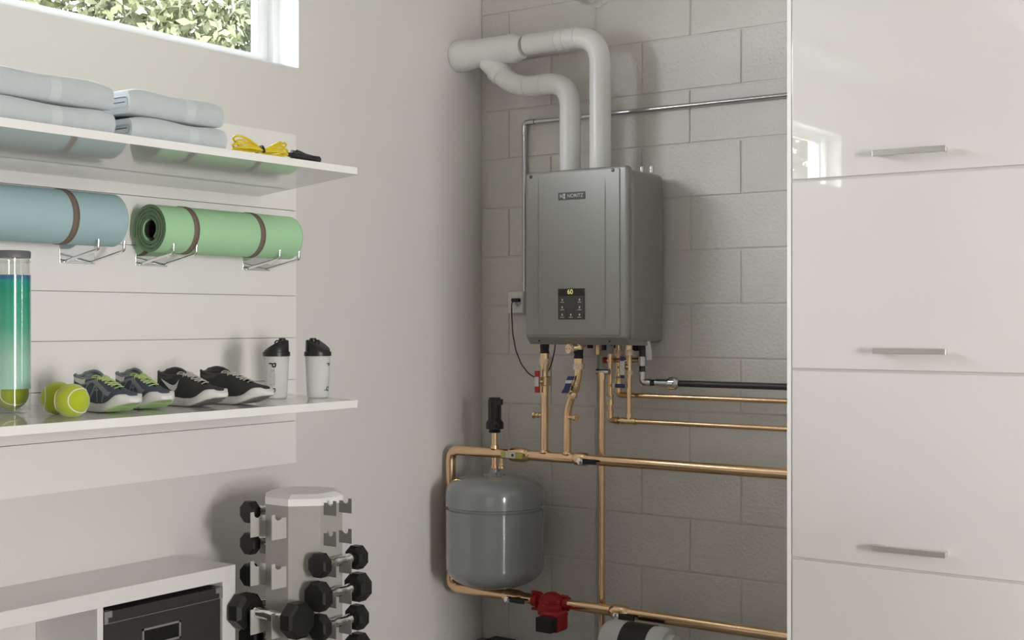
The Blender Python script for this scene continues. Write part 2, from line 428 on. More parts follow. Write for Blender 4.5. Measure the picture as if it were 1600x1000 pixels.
for i, (z0, z1) in enumerate(edges):
    dr = part('drawer', MB().box((cxd+.0015, YC, z0+.0035), (cxr-.0015, YC+.02, z1-.0035)), M_gloss, cab, bevel=.0012)
    if i < 3: part('gap_fill_strip', MB().box((cxd, YC+.005, z0-.0034), (cxr, YC+.021, z0+.0034)), M_gap, cab)  # added strip: makes the drawer gap shallow so its shade stays pale
    hx0 = at(1363, 500, Y=YC-.03).x; hx1 = at(1478, 500, Y=YC-.03).x
    hz = z0+.052
    h = MB().box((hx0, YC-.033, hz-.0072), (hx1, YC-.027, hz+.0072))
    for x in (hx0+.004, hx1-.012): h.box((x, YC-.028, hz-.006), (x+.008, YC+.0005, hz+.006))
    part('handle', h, M_nickel, dr, bevel=.001)

# ================================================================== WALL PANEL AND SHELVES
PXF = XL+.018                                # face of the slatted panel
PY1 = at(463, 500, X=PXF).y
k_ = -PXF/3.33
gz = [-.512, -.36, -.212, -.063, .0856, .2345, .3896, .54, .664]
gz = [CZ+g_*k_ for g_ in gz]
pn = thing('wall_panel', 'off-white panel of horizontal boards fixed to the wall behind the shelves', 'panel', (XL, 2.4, gz[0]))
for i in range(8):
    part('board', MB().box((XL+.001, 1.0, gz[i]+.001), (PXF, PY1, gz[i+1]-.001)), M_panel, pn, bevel=.0008)
def shelf(name, label, zc, thick, outline):
    t = MB().prism(outline, zc, zc+thick, lambda x, y, d: Vector((x, y, d)))
    o = t.build(name, M_shelf, None, bevel=.0012); tag(o, label, 'shelf'); return o
SZ1 = at(0, 265, X=PXF).z                    # underside of the upper shelf
fr = at(560, 273, Z=SZ1); md = at(519, 281.6, Z=SZ1); bk = at(403, 307.6, X=PXF)
UT = .0215; UXF = fr.x; UTOP = SZ1+UT
shelf('upper_shelf', 'glossy white upper shelf carrying folded towels and a yellow jump rope', SZ1, UT,
      [(PXF+.001, 1.0), (UXF, 1.0), (UXF, fr.y-.004), (UXF-.004, fr.y), (md.x, md.y), (PXF+.001, bk.y)])
SZ2 = at(48, 633, X=PXF).z
f2 = at(560, 625.5, Z=SZ2); b2 = at(403, 610.7, X=PXF)
LT = .0235; LXF = f2.x
shelf('lower_shelf', 'glossy white lower shelf carrying trainers, tennis balls and shaker bottles', SZ2-LT, LT,
      [(PXF+.001, 1.0), (LXF, 1.0), (LXF, f2.y-.003), (LXF-.003, f2.y), (PXF+.001, b2.y)])

# ================================================================== TOWELS
def ribbon(path, th):
    P = [Vector(p) for p in path]; L = []; R = []
    for i, p in enumerate(P):
        d = (P[min(i+1, len(P)-1)]-P[max(i-1, 0)]).normalized(); n = Vector((-d.y, d.x))
        L.append(p+n*th/2); R.append(p-n*th/2)
    return L+R[::-1]
def towel(y0, y1, xf, depth, z, h, label, sag=.004):
    "folded cloth: thick ribbon folded over itself, folds at the room side"
    t = thing('folded_towel', label, 'towel', (xf-depth/2, (y0+y1)/2, z), 'folded blue-grey towels on the upper shelf')
    th = h/4.35
    rows_n = 14
    def profile(s):
        w = .0025*math.sin(s*9+z*30)
        e = min(s, 1-s)*rows_n
        rnd = min(1, e/1.0)
        hh = h*(.86+.14*min(1, e/1.4))+w
        out = []
        x0 = xf-depth; r = hh/2
        for k in range(13):
            a = -PI/2+PI*k/12; out.append((xf-r*.75+math.cos(a)*r*.75*(.9+.1*rnd), z+hh/2+math.sin(a)*hh/2))
        out.append((x0, z+hh)); 
        inner = hh/2-th
        out.append((x0, z+hh-th))
        for k in range(11):
            a = PI/2-PI*k/10; out.append((xf-r*.75+math.cos(a)*inner*.75, z+hh/2+math.sin(a)*inner))
        out.append((x0, z+th)); out.append((x0, z))
        return out
    rows = []
    for i in range(rows_n+1):
        s = i/rows_n; y = y0+(y1-y0)*s
        rows.append([Vector((px+.004*math.sin(s*7), y, pz-sag*math.sin(s*PI)*(pz-z)/h)) for px, pz in profile(s)])
    m = MB().grid(rows, True, True)
    n = len(rows[0])
    # end faces: quads between outer and inner outline
    for row in (rows[0], rows[-1]):
        o_ = row[:14]; i_ = row[14:26][::-1] if False else row[14:]
        for k in range(12):
            ia = min(int(k*10/12), 9)
            m.add([row[k], row[k+1], row[n-3-int((k+1)*10/12)], row[n-3-int(k*10/12)]], [(0, 1, 2, 3)])
        m.add([row[12], row[13], row[14], row[15]], [(0, 1, 2, 3)]); m.add([row[0], row[-1], row[-2], row[-3]], [(0, 1, 2, 3)])
    part('outer_fold', m, M_towel, t, recalc=True)
    # inner folded leaf
    inn = MB(); q = []
    for (s) in (0.012, .5, .988):
        y = y0+(y1-y0)*s; hh = h*.9; r = hh/2-th*1.12; ro = []
        x1 = xf-hh*.42
        for k in range(9):
            a = -PI/2+PI*k/8; ro.append(Vector((x1+math.cos(a)*r*.6, y, z+hh/2+math.sin(a)*r)))
        ro.append(Vector((xf-depth+.01, y, z+hh/2+r))); ro.append(Vector((xf-depth+.01, y, z+hh/2+r-th*.75)))
        for k in range(7):
            a = PI/2-PI*k/6; rr = r-th*.75; ro.append(Vector((x1-.004+math.cos(a)*rr*.6, y, z+hh/2+math.sin(a)*rr)))
        ro.append(Vector((xf-depth+.01, y, z+hh/2-r+th*.75))); ro.append(Vector((xf-depth+.01, y, z+hh/2-r)))
        q.append(ro)
    inn.grid(q, True, True)
    n2 = len(q[0])
    for row in (q[0], q[-1]):
        for k in range(8):
            inn.add([row[k], row[k+1], row[n2-3-int((k+1)*6/8)], row[n2-3-int(k*6/8)]], [(0, 1, 2, 3)])
        inn.add([row[8], row[9], row[10], row[11]], [(0, 1, 2, 3)]); inn.add([row[0], row[-1], row[-2], row[-3]], [(0, 1, 2, 3)])
    part('inner_fold', inn, M_towel, t)
    # paler band round the front fold
    yb_ = y0+(y1-y0)*.60; bw = .030; rr = []
    for yy in (yb_, yb_+bw/2, yb_+bw):
        s = (yy-y0)/(y1-y0); hh = h+.0025*math.sin(s*9+z*30)+.0008; r = hh/2; ro = []
        for k in range(15):
            a = -PI/2+PI*k/14; ro.append(Vector((xf-r*.75+math.cos(a)*(r*.75+.0008)+.004*math.sin(s*7), yy, z+hh/2-.0004+math.sin(a)*hh/2-sag*math.sin(s*PI)*(.5+.5*math.sin(a)))))
        ro.append(Vector((xf-depth+.01, yy, z+hh-sag*math.sin(s*PI))))
        rr.append(ro)
    part('pale_band', MB().grid(rr), M_towelb, t)
    return t
tx = UXF-.035
# pixel columns on the front of the stack give the extent along the wall
def yfor(u, X): return at(u, 500, X=X).y
s_ = tx
ya0, ya1 = 1.62, yfor(178, s_); yb0, yb1 = yfor(206, s_), yfor(352, s_)
th1 = .062
towel(ya0, ya1+.006, tx-.002, .30, UTOP+.0005, .062, 'blue-grey folded towel at the bottom of the left stack on the upper shelf')
towel(ya0, ya1, tx, .30, UTOP+.0635, .064, 'blue-grey folded towel on top of the left stack on the upper shelf', sag=0)
towel(yb0+.004, yb1+.008, tx-.002, .30, UTOP+.0005, .062, 'blue-grey folded towel at the bottom of the right stack beside the jump rope')
towel(yb0-.004, yb1-.004, tx, .30, UTOP+.0635, .064, 'blue-grey folded towel on top of the right stack beside the jump rope', sag=0)

# ================================================================== JUMP ROPE
jx = UXF-.03
def J(u, v, dx=0):
    return at(u, v, X=jx+dx)
jr = thing('jump_rope', 'coiled yellow jump rope with black handles on the upper shelf end', 'jump rope', (jx, J(420, 240).y, UTOP))
cen = J(407, 239); cen.z = UTOP+.012
cd = MB(); rnd = random.Random(3)
def loop(tip, spread, up, r=.0033):
    tipv = Vector(tip); d = tipv-cen
    pts = []
    for k in range(25):
        a = 2*PI*k/24
        t = (1-math.cos(a))/2; wv = math.sin(a)*spread
        p = cen+d*t+Vector((wv*.8, 0, 0))+Vector((0, 0, abs(wv)*0+up*math.sin(a)*t))
        p.z = max(p.z, UTOP+r+.0004); pts.append(p)
    cd.tube(pts, r, n=8)
def hz(u, v, h): p = J(u, v); p.z = UTOP+h; return p
for (u, h, sp, up) in ((366, .040, .020, .012), (365, .020, .026, .007), (367, .010, .034, .004), (370, .030, .012, .010),
                       (446, .037, .018, .014), (447, .018, .028, .010), (443, .028, .012, .012), (446, .010, .036, .003), (438, .040, .016, .012)):
    loop(hz(u, 238, h), sp, up)
part('cord', cd, M_yel, jr)
part('tie', MB().tube([cen+Vector((-.016, 0, -.006)), cen+Vector((-.008, 0, .012)), cen+Vector((.008, 0, .013)), cen+Vector((.016, -.002, -.004))], .0045, fillet=.008, n=8), M_black, jr)
for (u0, u1, h0, h1, dx) in ((449, 499, .012, .011, .0), (456, 494, .026, .015, -.03)):
    a = J(u0, 245, dx); b = J(u1, 250, dx); a.z = UTOP+h0+.002; b.z = UTOP+h1; L = (b-a).length
    part('handle', MB().lathe(a, b-a, [(0, 0), (0, .006), (L*.12, .007), (L*.15, .011), (L*.35, .0105), (L*.5, .0085), (L*.8, .0095), (L*.97, .0105), (L, .008), (L, 0)], 14), M_black, jr)

# ================================================================== YOGA MATS AND HOOKS
def rolled_mat(yc0, yc1, xc, zc, R, m, me_, label, turns, straps, th=.0098):
    t = thing('yoga_mat', label, 'yoga mat', (xc, yc0, zc-R), 'rolled yoga mats on the wall hooks')
    # spiral section
    r_in = R-turns*th*1.22
    N = int(round(turns*40)); out = []; inn = []
    for i in range(N+1):
        a = 2*PI*i/40; r = r_in+(R-r_in)*i/N
        q = a+PI*1.1-2*PI*turns
        out.append((math.cos(q)*r, math.sin(q)*r)); inn.append((math.cos(q)*(r-th), math.sin(q)*(r-th)))
    mb = MB()
    ring = out+inn[::-1]
    rows = [[Vector((xc+x, y, zc+z)) for x, z in ring] for y in (yc0+.001, yc1-.001)]
    mb.grid(rows, True, True)
    part('rolled_sheet', mb, m, t, recalc=False)
    for y in (yc0, yc1):
        e = MB(); A = [Vector((xc+x, y, zc+z)) for x, z in out]; B = [Vector((xc+x, y, zc+z)) for x, z in inn]
        for i in range(N): e.add([A[i], A[i+1], B[i+1], B[i]], [(0, 1, 2, 3)])
        part('cut_edge', e, me_, t)
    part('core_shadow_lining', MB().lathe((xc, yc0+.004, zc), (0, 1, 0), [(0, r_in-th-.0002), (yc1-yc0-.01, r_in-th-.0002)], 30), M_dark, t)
    for ys in straps:
        q = MB(); rws = []
        for (dy, dr) in ((0, .0005), (.0, .0022), (.0215, .0022), (.0215, .0005)):
            rws.append([Vector((xc+x*(1+dr/R), ys+dy, zc+z*(1+dr/R))) for x, z in out[N-40:]])
        q.grid(rws, True, True)
        part('strap', q, M_strap, t)
    return t
gx = -3.262; RG = .081
gc = at(234, 357, X=gx); gy1 = at(449, 500, X=gx).y
rolled_mat(gc.y, gy1, gx, gc.z-.002, RG, M_matg, M_matge, 'rolled green yoga mat with two brown straps on wall hooks', 3.7, [at(299, 500, X=gx+.06).y, at(403, 500, X=gx+.06).y])
bx_ = -3.262; bc = at(170, 346, X=bx_)
RB = .086
rolled_mat(bc.y-.62, bc.y+.01, bx_, bc.z, RB, M_matb, M_matb, 'rolled pale blue yoga mat with brown strap on wall hooks', 3.7, [at(108, 500, X=bx_+.06).y, bc.y-.5])
def hook(y, zbot, label, zmat):
    t = thing('mat_hook', label, 'hook', (PXF, y, zbot), 'chrome wall hooks under the yoga mats')
    part('back_plate', MB().box((PXF+.0006, y-.012, zbot), (PXF+.0035, y+.112, zbot+.075)), M_chrome, t, bevel=.001)
    part('base_rail', MB().box((PXF+.004, y-.004, zbot), (PXF+.012, y+.108, zbot+.006)), M_chrome, t, bevel=.001)
    for dy in (.006, .098):
        a = Vector((PXF+.006, y+dy, zbot+.006)); b = a+Vector((.155, 0, .030)); c = b+Vector((.002, 0, .030))
        part('prong', MB().tube([a, b, c], .0045, fillet=.008, n=10), M_chrome, t)
for (u, v, lab) in ((99, 411, 'chrome two-prong hook under the pale blue yoga mat'), (217, 415, 'chrome two-prong hook under the spiral end of the green yoga mat'), (384, 422, 'chrome two-prong hook under the far end of the green yoga mat')):
    p = at(u, v, X=PXF+.004); hook(p.y, p.z, lab, 0)

# ================================================================== TENNIS BALLS AND TUBE
def seam_pts(R, n=90):
    out = []; a, b = .75*R, .25*R; c = 2*math.sqrt(a*b)
    for i in range(n+1):
        t = 2*PI*i/n
        p = Vector((a*math.cos(t)+b*math.cos(3*t), a*math.sin(t)-b*math.sin(3*t), c*math.sin(2*t))); out.append(p.normalized()*R)
    return out
def ball_mesh_parts(c, R, rot, t):
    prof = [(R-R*math.cos(PI*i/20), R*math.sin(PI*i/20)) for i in range(21)]
    part('felt', MB().lathe(Vector(c)-Vector((0, 0, R)), (0, 0, 1), prof, 40), M_ball, t)
    pts = [Vector(c)+rot@p for p in seam_pts(R*.994)]
    part('seam', MB().tube(pts, R*.042, n=8, caps=False), M_seam, t)
RBALL = .0435
from mathutils import Euler
def lobe_rot(look, side):
    "turn the ball so that one lobe of its seam looks along look and opens towards side"
    a = Vector(look).normalized(); b = Vector(side); b = (b-a*b.dot(a)).normalized(); c = a.cross(b)
    l = Vector((1, -1, 0)).normalized(); z = Vector((0, 0, 1)); n = l.cross(z)
    return Matrix((a, b, c)).transposed()@Matrix((l, z, n))
p1 = at(112.5, 654, Z=SZ2); c1 = Vector((p1.x, p1.y, SZ2+RBALL)); c1 = at(112.5, 626, Z=SZ2+RBALL)
dcam = (Vector((0, 0, CZ))-c1).normalized()
t = thing('tennis_ball', 'bright yellow-green tennis ball in front, nearest the shelf edge', 'tennis ball', (c1.x, c1.y, SZ2), 'loose tennis balls on the lower shelf')
ball_mesh_parts(c1, RBALL, lobe_rot(dcam*.5+RT*.866, RT), t)
c2 = at(90, 621.5, Z=SZ2+RBALL)
d12 = (c2-c1); d12.z = 0
c2 = c1+d12.normalized()*max(d12.length, 2*RBALL+.001)
t = thing('tennis_ball', 'yellow-green tennis ball tucked behind the front ball, beside the clear tube', 'tennis ball', (c2.x, c2.y, SZ2), 'loose tennis balls on the lower shelf')
ball_mesh_parts(c2, RBALL, lobe_rot(dcam*.1-RT*.99, -RT), t)
RTU = .0485
pc = at(18.5, 644, Z=SZ2); tc_ = Vector((pc.x, pc.y, SZ2))
s_t = (tc_-Vector((0, 0, SZ2))).dot(FW)/F
tu = thing('ball_tube', 'tall clear tennis ball tube with green fading print and grey lid', 'ball tube', tc_)
zz = lambda v: CZ+(500-v)*s_t
part('tube_wall', MB().lathe(tc_, (0, 0, 1), [(0.001, 0), (0.001, RTU-.002), (.004, RTU), (zz(430)-SZ2, RTU), (zz(425)-SZ2, RTU-.003), (zz(404)-SZ2, RTU-.003), (zz(404)-SZ2, RTU-.006), (zz(425)-SZ2, RTU-.006), (.006, RTU-.003), (.006, 0)], 40), M_glass, tu)
part('printed_wrap', MB().lathe(tc_, (0, 0, 1), [(zz(607)-SZ2, RTU+.0006), (zz(430)-SZ2, RTU+.0006)], 40), M_print, tu)
part('lid', MB().lathe(tc_, (0, 0, 1), [(zz(403)-SZ2, 0), (zz(403)-SZ2, RTU), (zz(394)-SZ2, RTU+.0005), (zz(392)-SZ2, RTU-.002), (zz(392)-SZ2, 0)], 40), M_lidg, tu)
part('neck_ring', MB().lathe(tc_, (0, 0, 1), [(zz(411)-SZ2, RTU-.003), (zz(410)-SZ2, RTU), (zz(408)-SZ2, RTU), (zz(407)-SZ2, RTU-.003)], 40), M_glass, tu)
t = thing('tennis_ball', 'yellow-green tennis ball inside the bottom of the clear tube', 'tennis ball', tc_+Vector((0, 0, .0065)))
ball_mesh_parts(tc_+Vector((0, 0, .0067+RBALL)), RBALL, lobe_rot(dcam*.93+RT*.36, RT), t)

# ================================================================== TRAINERS
def lerp_tab(tab, t):
    if t <= tab[0][0]: return tab[0][1]
    for (a, va), (b, vb) in zip(tab, tab[1:]):
        if t <= b:
            f = (t-a)/(b-a); f = f*f*(3-2*f)*.5+f*.5; return va+(vb-va)*f
    return tab[-1][1]
L_ = .272
W_ = [(0, .006), (.015, .015), (.05, .026), (.12, .033), (.3, .032), (.45, .034), (.6, .041), (.74, .0445), (.82, .042), (.88, .037), (.93, .030), (.97, .020), (.99, .012), (1, .004)]
Z0_ = [(0, .009), (.06, 0), (.56, 0), (.68, .004), (.80, .014), (.90, .024), (.96, .028), (1, .031)]
ZT_ = [(0, .036), (.2, .029), (.5, .024), (.68, .026), (.80, .036), (.88, .048), (.93, .048), (.96, .044), (.985, .038), (1, .034)]
HT_ = [(0, .092), (.03, .099), (.10, .0985), (.20, .094), (.30, .091), (.39, .091), (.5, .086), (.62, .074), (.74, .063), (.85, .058), (.92, .055), (.96, .049), (.985, .042), (1, .036)]
OP_ = [(0, .004), (.015, .012), (.05, .021), (.12, .025), (.24, .024), (.33, .018), (.38, .011), (.5, .009), (.62, .007), (.72, .004), (.76, 0)]
def rimlift(t, sd): return 0 if t > .37 else math.sin(PI*t/.37)*(.011 if sd > 0 else -.006)
def surf(t, k, sd, out=0.0):
    w = lerp_tab(W_, t)+out; o = lerp_tab(OP_, t); zb = lerp_tab(ZT_, t)-.004; h = max(lerp_tab(HT_, t), zb+.004)+out+rimlift(t, sd)
    pw = .55 if t < .35 else .75+.0*t
    y = o+(w-o)*(math.cos(k*PI/2)**pw if k < 1 else 0); z = zb+(h-zb)*math.sin(k*PI/2)**(.95)
    return Vector((t*L_, sd*y, z))
def surf_z(t, z, sd, out):
    zb = lerp_tab(ZT_, t)-.004; h = max(lerp_tab(HT_, t), zb+.004)+rimlift(t, sd)
    f = min(max((z-zb)/(h-zb), 0), 1); k = math.asin(f**(1/.95))/(PI/2); return surf(t, k, sd, out)
def strip(mb, pts, wd, sd, out=.0012):
    "band laid on the side of the shoe along (t, z) points"
    Q = []
    for (a, b) in zip(pts, pts[1:]):
        for i in range(6): f = i/6; Q.append((a[0]+(b[0]-a[0])*f, a[1]+(b[1]-a[1])*f))
    Q.append(pts[-1]); rows = []
    for i, q in enumerate(Q):
        p0 = Q[max(i-1, 0)]; p1 = Q[min(i+1, len(Q)-1)]; d = Vector(((p1[0]-p0[0])*L_, p1[1]-p0[1])).normalized(); n = Vector((-d.y, d.x))
        rows.append([surf_z(q[0]+n.x*wd*f/L_, q[1]+n.y*wd*f, sd, out) for f in (-.5, 0, .5)])
    mb.grid(rows)
def make_shoe(label, kind):
    t = thing('running_shoe', label, 'shoe', (0, 0, 0), 'running shoes on the lower shelf')
    dark = kind == 'black'
    mU, mC, mL = (M_shoeb, M_shoec, M_lacew) if dark else (M_shoen, M_shoel, M_laceg)
    T = [0, .006, .015, .03, .05, .08, .12, .17, .22, .28, .33, .38, .44, .5, .56, .62, .68, .72, .76, .8, .84, .88, .91, .94, .96, .98, .99, 1]
    K = [i/10 for i in range(11)]
    up = MB()
    for sd in (-1, 1): up.grid([[surf(t_, k, sd) for k in K] for t_ in T])
    up.grid([[surf(0, k, -1), surf(0, k, 1)] for k in K]); up.grid([[surf(1, k, -1), surf(1, k, 1)] for k in K])
    part('upper', up, mU, t, weld=True)
    # lining and insole
    li = MB()
    for sd in (-1, 1):
        li.grid([[Vector((max(p.x, .004), p.y-sd*.003, p.z)) if i else Vector((max(p.x, .004), p.y-sd*.0005, p.z-.001)) for i, p in enumerate([surf(t_, 1, sd)]+[surf(t_, k, sd)+Vector((0, -sd*.002, 0)) for k in (.75, .5, .25, .05)])] for t_ in T[:13]])
    li.grid([[Vector((t_*L_, -lerp_tab(W_, t_)+.004, .036)), Vector((t_*L_, lerp_tab(W_, t_)-.004, .036))] for t_ in T[1:14]])
    part('lining', li, mC if dark else M_shoel, t)
    rim = [surf(t_, 1, -1)+Vector((0, 0, -.001)) for t_ in T[1:12]][::-1]+[surf(t_, 1, 1)+Vector((0, 0, -.001)) for t_ in T[1:12]]
    part('collar', MB().tube(rim, .0038 if dark else .005, n=8), mC if dark else M_shoeo, t)
    # tongue
    rows = []
    for t_ in (.30, .34, .38, .46, .54, .62, .70, .75):
        o = lerp_tab(OP_, t_)+.006; z = lerp_tab(HT_, t_)-(.002 if t_ > .36 else -.001); x = t_*L_
        rows.append([Vector((x, -o, z-.006)), Vector((x, -o*.5, z-.002)), Vector((x, 0, z-.001)), Vector((x, o*.5, z-.002)), Vector((x, o, z-.006))])
    part('tongue', MB().grid(rows), M_black if dark else M_shoeo, t)
    # midsole
    so_ = MB(); rws = []
    TS = [0, .006, .015, .03, .05, .08, .12, .2, .3, .4, .5, .6, .66, .72, .77, .82, .86, .9, .93, .96, .98, .99, 1]
    for t_ in TS:
        w = lerp_tab(W_, t_)+.0035; z0 = lerp_tab(Z0_, t_); z1 = lerp_tab(ZT_, t_)+(.004 if t_ > .8 else 0); x = t_*L_+(.004 if t_ > .97 else 0)-(.003 if t_ < .01 else 0)
        pr = [(w*.90, z1), (w*.98, z1-(z1-z0)*.12), (w*1.0, z1-(z1-z0)*.65), (w*.93, z0+.002), (w*.84, z0)]
        rws.append([Vector((x, y, z)) for y, z in pr]+[Vector((x, -y, z)) for y, z in pr[::-1]])
    so_.grid(rws, True, True); n = len(rws[0])
    so_.add(rws[0], [tuple(range(n))]); so_.add(rws[-1], [tuple(range(n))])
    part('midsole', so_, M_sole, t, weld=True)
    # outsole patch that curls up at the toe, in treads
    tr = MB()
    ts = [.60+.0168*i for i in range(23)]
    for a, b in zip(ts, ts[1:]):
        g_ = .30 if dark else .04
        b2_ = a+(b-a)*(1-g_)
        q = []
        for t_ in (a, b2_):
            e = min((t_-.585)/.10, 1)
            w = (lerp_tab(W_, t_)+.0035)*(.97 if t_ < .9 else .86)*min(1, e**.6); z0 = lerp_tab(Z0_, t_)-.0015; zu = z0+.004
            q.append([Vector((t_*L_, -w*.93, z0+.003)), Vector((t_*L_, -w*.82, z0)), Vector((t_*L_, w*.82, z0)), Vector((t_*L_, w*.93, z0+.003))])
        tr.grid(q, False)
    part('outsole', tr, M_tread if dark else M_soleg, t)
    # laces
    lc = MB(); rn = random.Random(5)
    for i in range(6):
        t0 = .415+i*.054
        for sg in (-1, 1):
            if i == 5 and sg == 1: continue
            a = surf(t0, .84, -sg, .0022); b = surf(t0+.04, .88, sg, .0022); m_ = (a+b)/2; m_.z = max(a.z, b.z)+.001+(.002 if sg > 0 else 0)
            lc.tube([a, m_, b], .0015, fillet=.012, n=6)
    for sg in (-1, 1):
        c = surf(.405, 1, sg, .003); c.y *= .3; c.z += .001
        lc.tube([c, c+Vector((-.008, sg*.012, .004)), c+Vector((-.014, sg*.020, -.003)), c+Vector((-.003, sg*.017, -.003)), c], .0014, fillet=.008, n=6)
        lc.tube([c, c+Vector((.008, sg*.012, .002)), c+Vector((.014, sg*.019, -.010))], .0014, fillet=.008, n=6)
    part('laces', lc, mL, t)
    if dark:
        for sd in (-1, 1):
            lo = [(0, 0), (.12, .22), (.3, .52), (.5, .84), (.68, 1.0), (.84, .97), (.95, .70), (1.0, .02)]
            hi = [(0, -.04), (.18, .12), (.36, .28), (.52, .42), (.68, .50), (.80, .46), (.90, .30), (1.0, -.04)]
            rows = []
            for i in range(29):
                f = i/28*7; j = min(int(f), 6); f -= j
                A = Vector(lo[j]).lerp(Vector(lo[j+1]), f); B = Vector(hi[j]).lerp(Vector(hi[j+1]), f)
                r = []
                for e in (0, .33, .66, 1):
                    q = A.lerp(B, e); r.append(surf_z(.145+q.x*.275, .0745-q.y*.032, sd, .0014))
                rows.append(r)
            part('side_mark', MB().grid(rows), M_swoosh, t, label='white swoosh mark on the side')
        hb = MB()
        for sd in (-1, 1): strip(hb, [(.012, .088), (.06, .086), (.14, .078), (.24, .079), (.30, .084)], .010, sd, .0010)
        part('heel_tape', hb, M_shoec, t)
    else:
        ov = MB()
        for sd in (-1, 1):
            for pts, wd in (([(.02, .062), (.10, .066), (.20, .070), (.30, .075), (.40, .082)], .007), ([(.40, .084), (.50, .074), (.60, .063), (.70, .052), (.76, .050)], .010),
                            ([(.46, .076), (.44, .055), (.38, .030)], .007), ([(.46, .076), (.53, .055), (.57, .028)], .006), ([(.64, .058), (.67, .045), (.66, .028)], .006),
                            ([(.36, .080), (.30, .060), (.20, .035)], .006), ([(.44, .058), (.55, .060)], .004)):
                strip(ov, pts, wd, sd)
        part('overlay', ov, M_shoeo, t)
        hc = MB()
        for sd in (-1, 1): strip(hc, [(.012, .096), (.06, .092), (.13, .084), (.22, .078), (.28, .080)], .012, sd, .0016)
        part('heel_padding', hc, M_sole, t, label='pale padded heel edge')
        gs = MB()
        for sd in (-1, 1): strip(gs, [(.30, .010), (.45, .008), (.60, .009), (.70, .014), (.80, .024)], .006, sd, .0046)
        part('sole_stripe', gs, M_soleg, t, label='pale green stripe along the midsole')
    return t
def place_shoe(root, tipu, tipv, ang):
    p = at(tipu, tipv, Z=SZ2)             # spot on the shelf below the toe tip
    d = Vector((math.cos(ang), math.sin(ang), 0))
    root.rotation_euler = (0, 0, ang); root.location = p-d*L_; root.location.z = SZ2+.0015
sb = make_shoe('dark grey running shoe with white swoosh, left of the dark pair', 'black')
place_shoe(sb, 349, 637.5, math.radians(-1))
sb2 = copy_tree(sb); sb2['label'] = 'dark grey running shoe of the pair standing next to the shaker bottle'
place_shoe(sb2, 422, 634.0, math.radians(3))
for ch in list(sb2.children):
    if ch.get('label', '').startswith('white swoosh') : ch.hide_render = False
sn = make_shoe('navy and grey running shoe with green laces, behind the tennis balls', 'navy')
place_shoe(sn, 212, 647.5, math.radians(-5))
sn2 = copy_tree(sn); sn2['label'] = 'navy and grey running shoe with green laces, touching the dark grey pair'
place_shoe(sn2, 261, 642.5, math.radians(-12))
# only the outer side of each dark shoe bears the mark: drop the camera-side one of the right shoe
marks = [c for c in sb2.children if c.name.startswith('side_mark')]
bpy.data.objects.remove(marks[0], do_unlink=True)

# ================================================================== SHAKER BOTTLES
def shaker(u, vb, label, ang, letters):
    p = at(u, vb, Z=SZ2); s = (p-Vector((0, 0, CZ))).dot(FW)/F
    R1 = .0405; R0 = .034; Hb = .140
    t = thing('shaker_bottle', label, 'shaker bottle', (0, 0, 0), 'shaker bottles at the end of the lower shelf')
    c = Vector((0, 0, .0006))
    part('cup', MB().lathe(c, (0, 0, 1), [(0, 0), (0, R0-.003), (.003, R0), (Hb, R1), (Hb, R1-.0025), (.004, R0-.0028), (.004, 0)], 40), M_shk, t)
    part('lid_ring', MB().lathe(c+Vector((0, 0, Hb-.006)), (0, 0, 1), [(0, R1), (0, R1+.0028), (.0125, R1+.0028), (.014, R1+.0015), (.014, 0)], 40), M_black, t)
    # sloped spout cap
    rows = []; zb = Hb+.008
    for k in range(40):
        a = 2*PI*k/40; x = math.cos(a); y = math.sin(a); rows.append((x, y))
    def top(x): return .028*min(1, max(0, (x+1)/1.35))+.004+.004*(x > .35)
    lo = [Vector((x*(R1-.001), y*(R1-.001), zb)) for x, y in rows]
    hi = [Vector((x*(R1-.002), y*(R1-.002), zb+top(x))) for x, y in rows]
    hi2 = [Vector((x*(R1-.005), y*(R1-.005), zb+top(x)+.0022)) for x, y in rows]
    mid = [Vector((x*(R1-.02), y*(R1-.02), zb+top(x*.5)+.002)) for x, y in rows]
    m = MB().grid([lo, hi, hi2, mid], True, True); m.add(mid, [tuple(range(40))])
    part('spout_cap', m, M_black, t, weld=True)
    part('spout', MB().lathe((.018, 0, zb+.022), (0, 0, 1), [(0, 0), (0, .011), (.020, .011), (.022, .009), (.022, 0)], 20), M_black, t)
    part('carry_loop', MB().tube([(.010, 0, zb+.036), (-.002, 0, zb+.036), (-.006, 0, zb+.028), (-.001, 0, zb+.020)], .0022, fillet=.005, n=8), M_black, t)
    # print wrapped round the cup, reading downwards
    for txt, a0, z, size, mt in letters:
        def fx(x, y, d, a0=a0, z=z):
            zz_ = z-x; th = a0+y/.038; r = R0+(R1-R0)*zz_/Hb+.0012+d; return Vector((math.cos(th)*r, math.sin(th)*r, zz_))
        part('print', text_mb(txt, size, fx, True, .0002), mt, t)
    t.location = (p.x, p.y, SZ2); t.rotation_euler = (0, 0, ang)
    return t
M_faint = mat('faint_print', (.5, .5, .49), .5)
M_teal = mat('teal_print', (.02, .30, .24), .5)
# the spout end is at local +x
a_r = math.atan2(RT.y, RT.x)
camdir = math.atan2(2.9*-1, 2.9)
cd_ = -PI/4
shaker(432, 622.5, 'shaker bottle with black sloped lid, beside the dark grey running shoe', a_r,
       [('P', cd_-a_r-.35, .108, .032, M_black), ('ROTE', cd_-a_r-.32, .068, .022, M_faint), ('D', cd_-a_r-.30, .027, .022, M_black)])
shaker(496.5, 621.5, 'shaker bottle with black lid and teal mark, last on the lower shelf', a_r+PI*.86,
       [('P', cd_-a_r-PI*.86+.95, .108, .020, M_black), ('O', cd_-a_r-PI*.86+.98, .030, .020, M_black), ('I', cd_-a_r-PI*.86+.78, .026, .026, M_teal)])

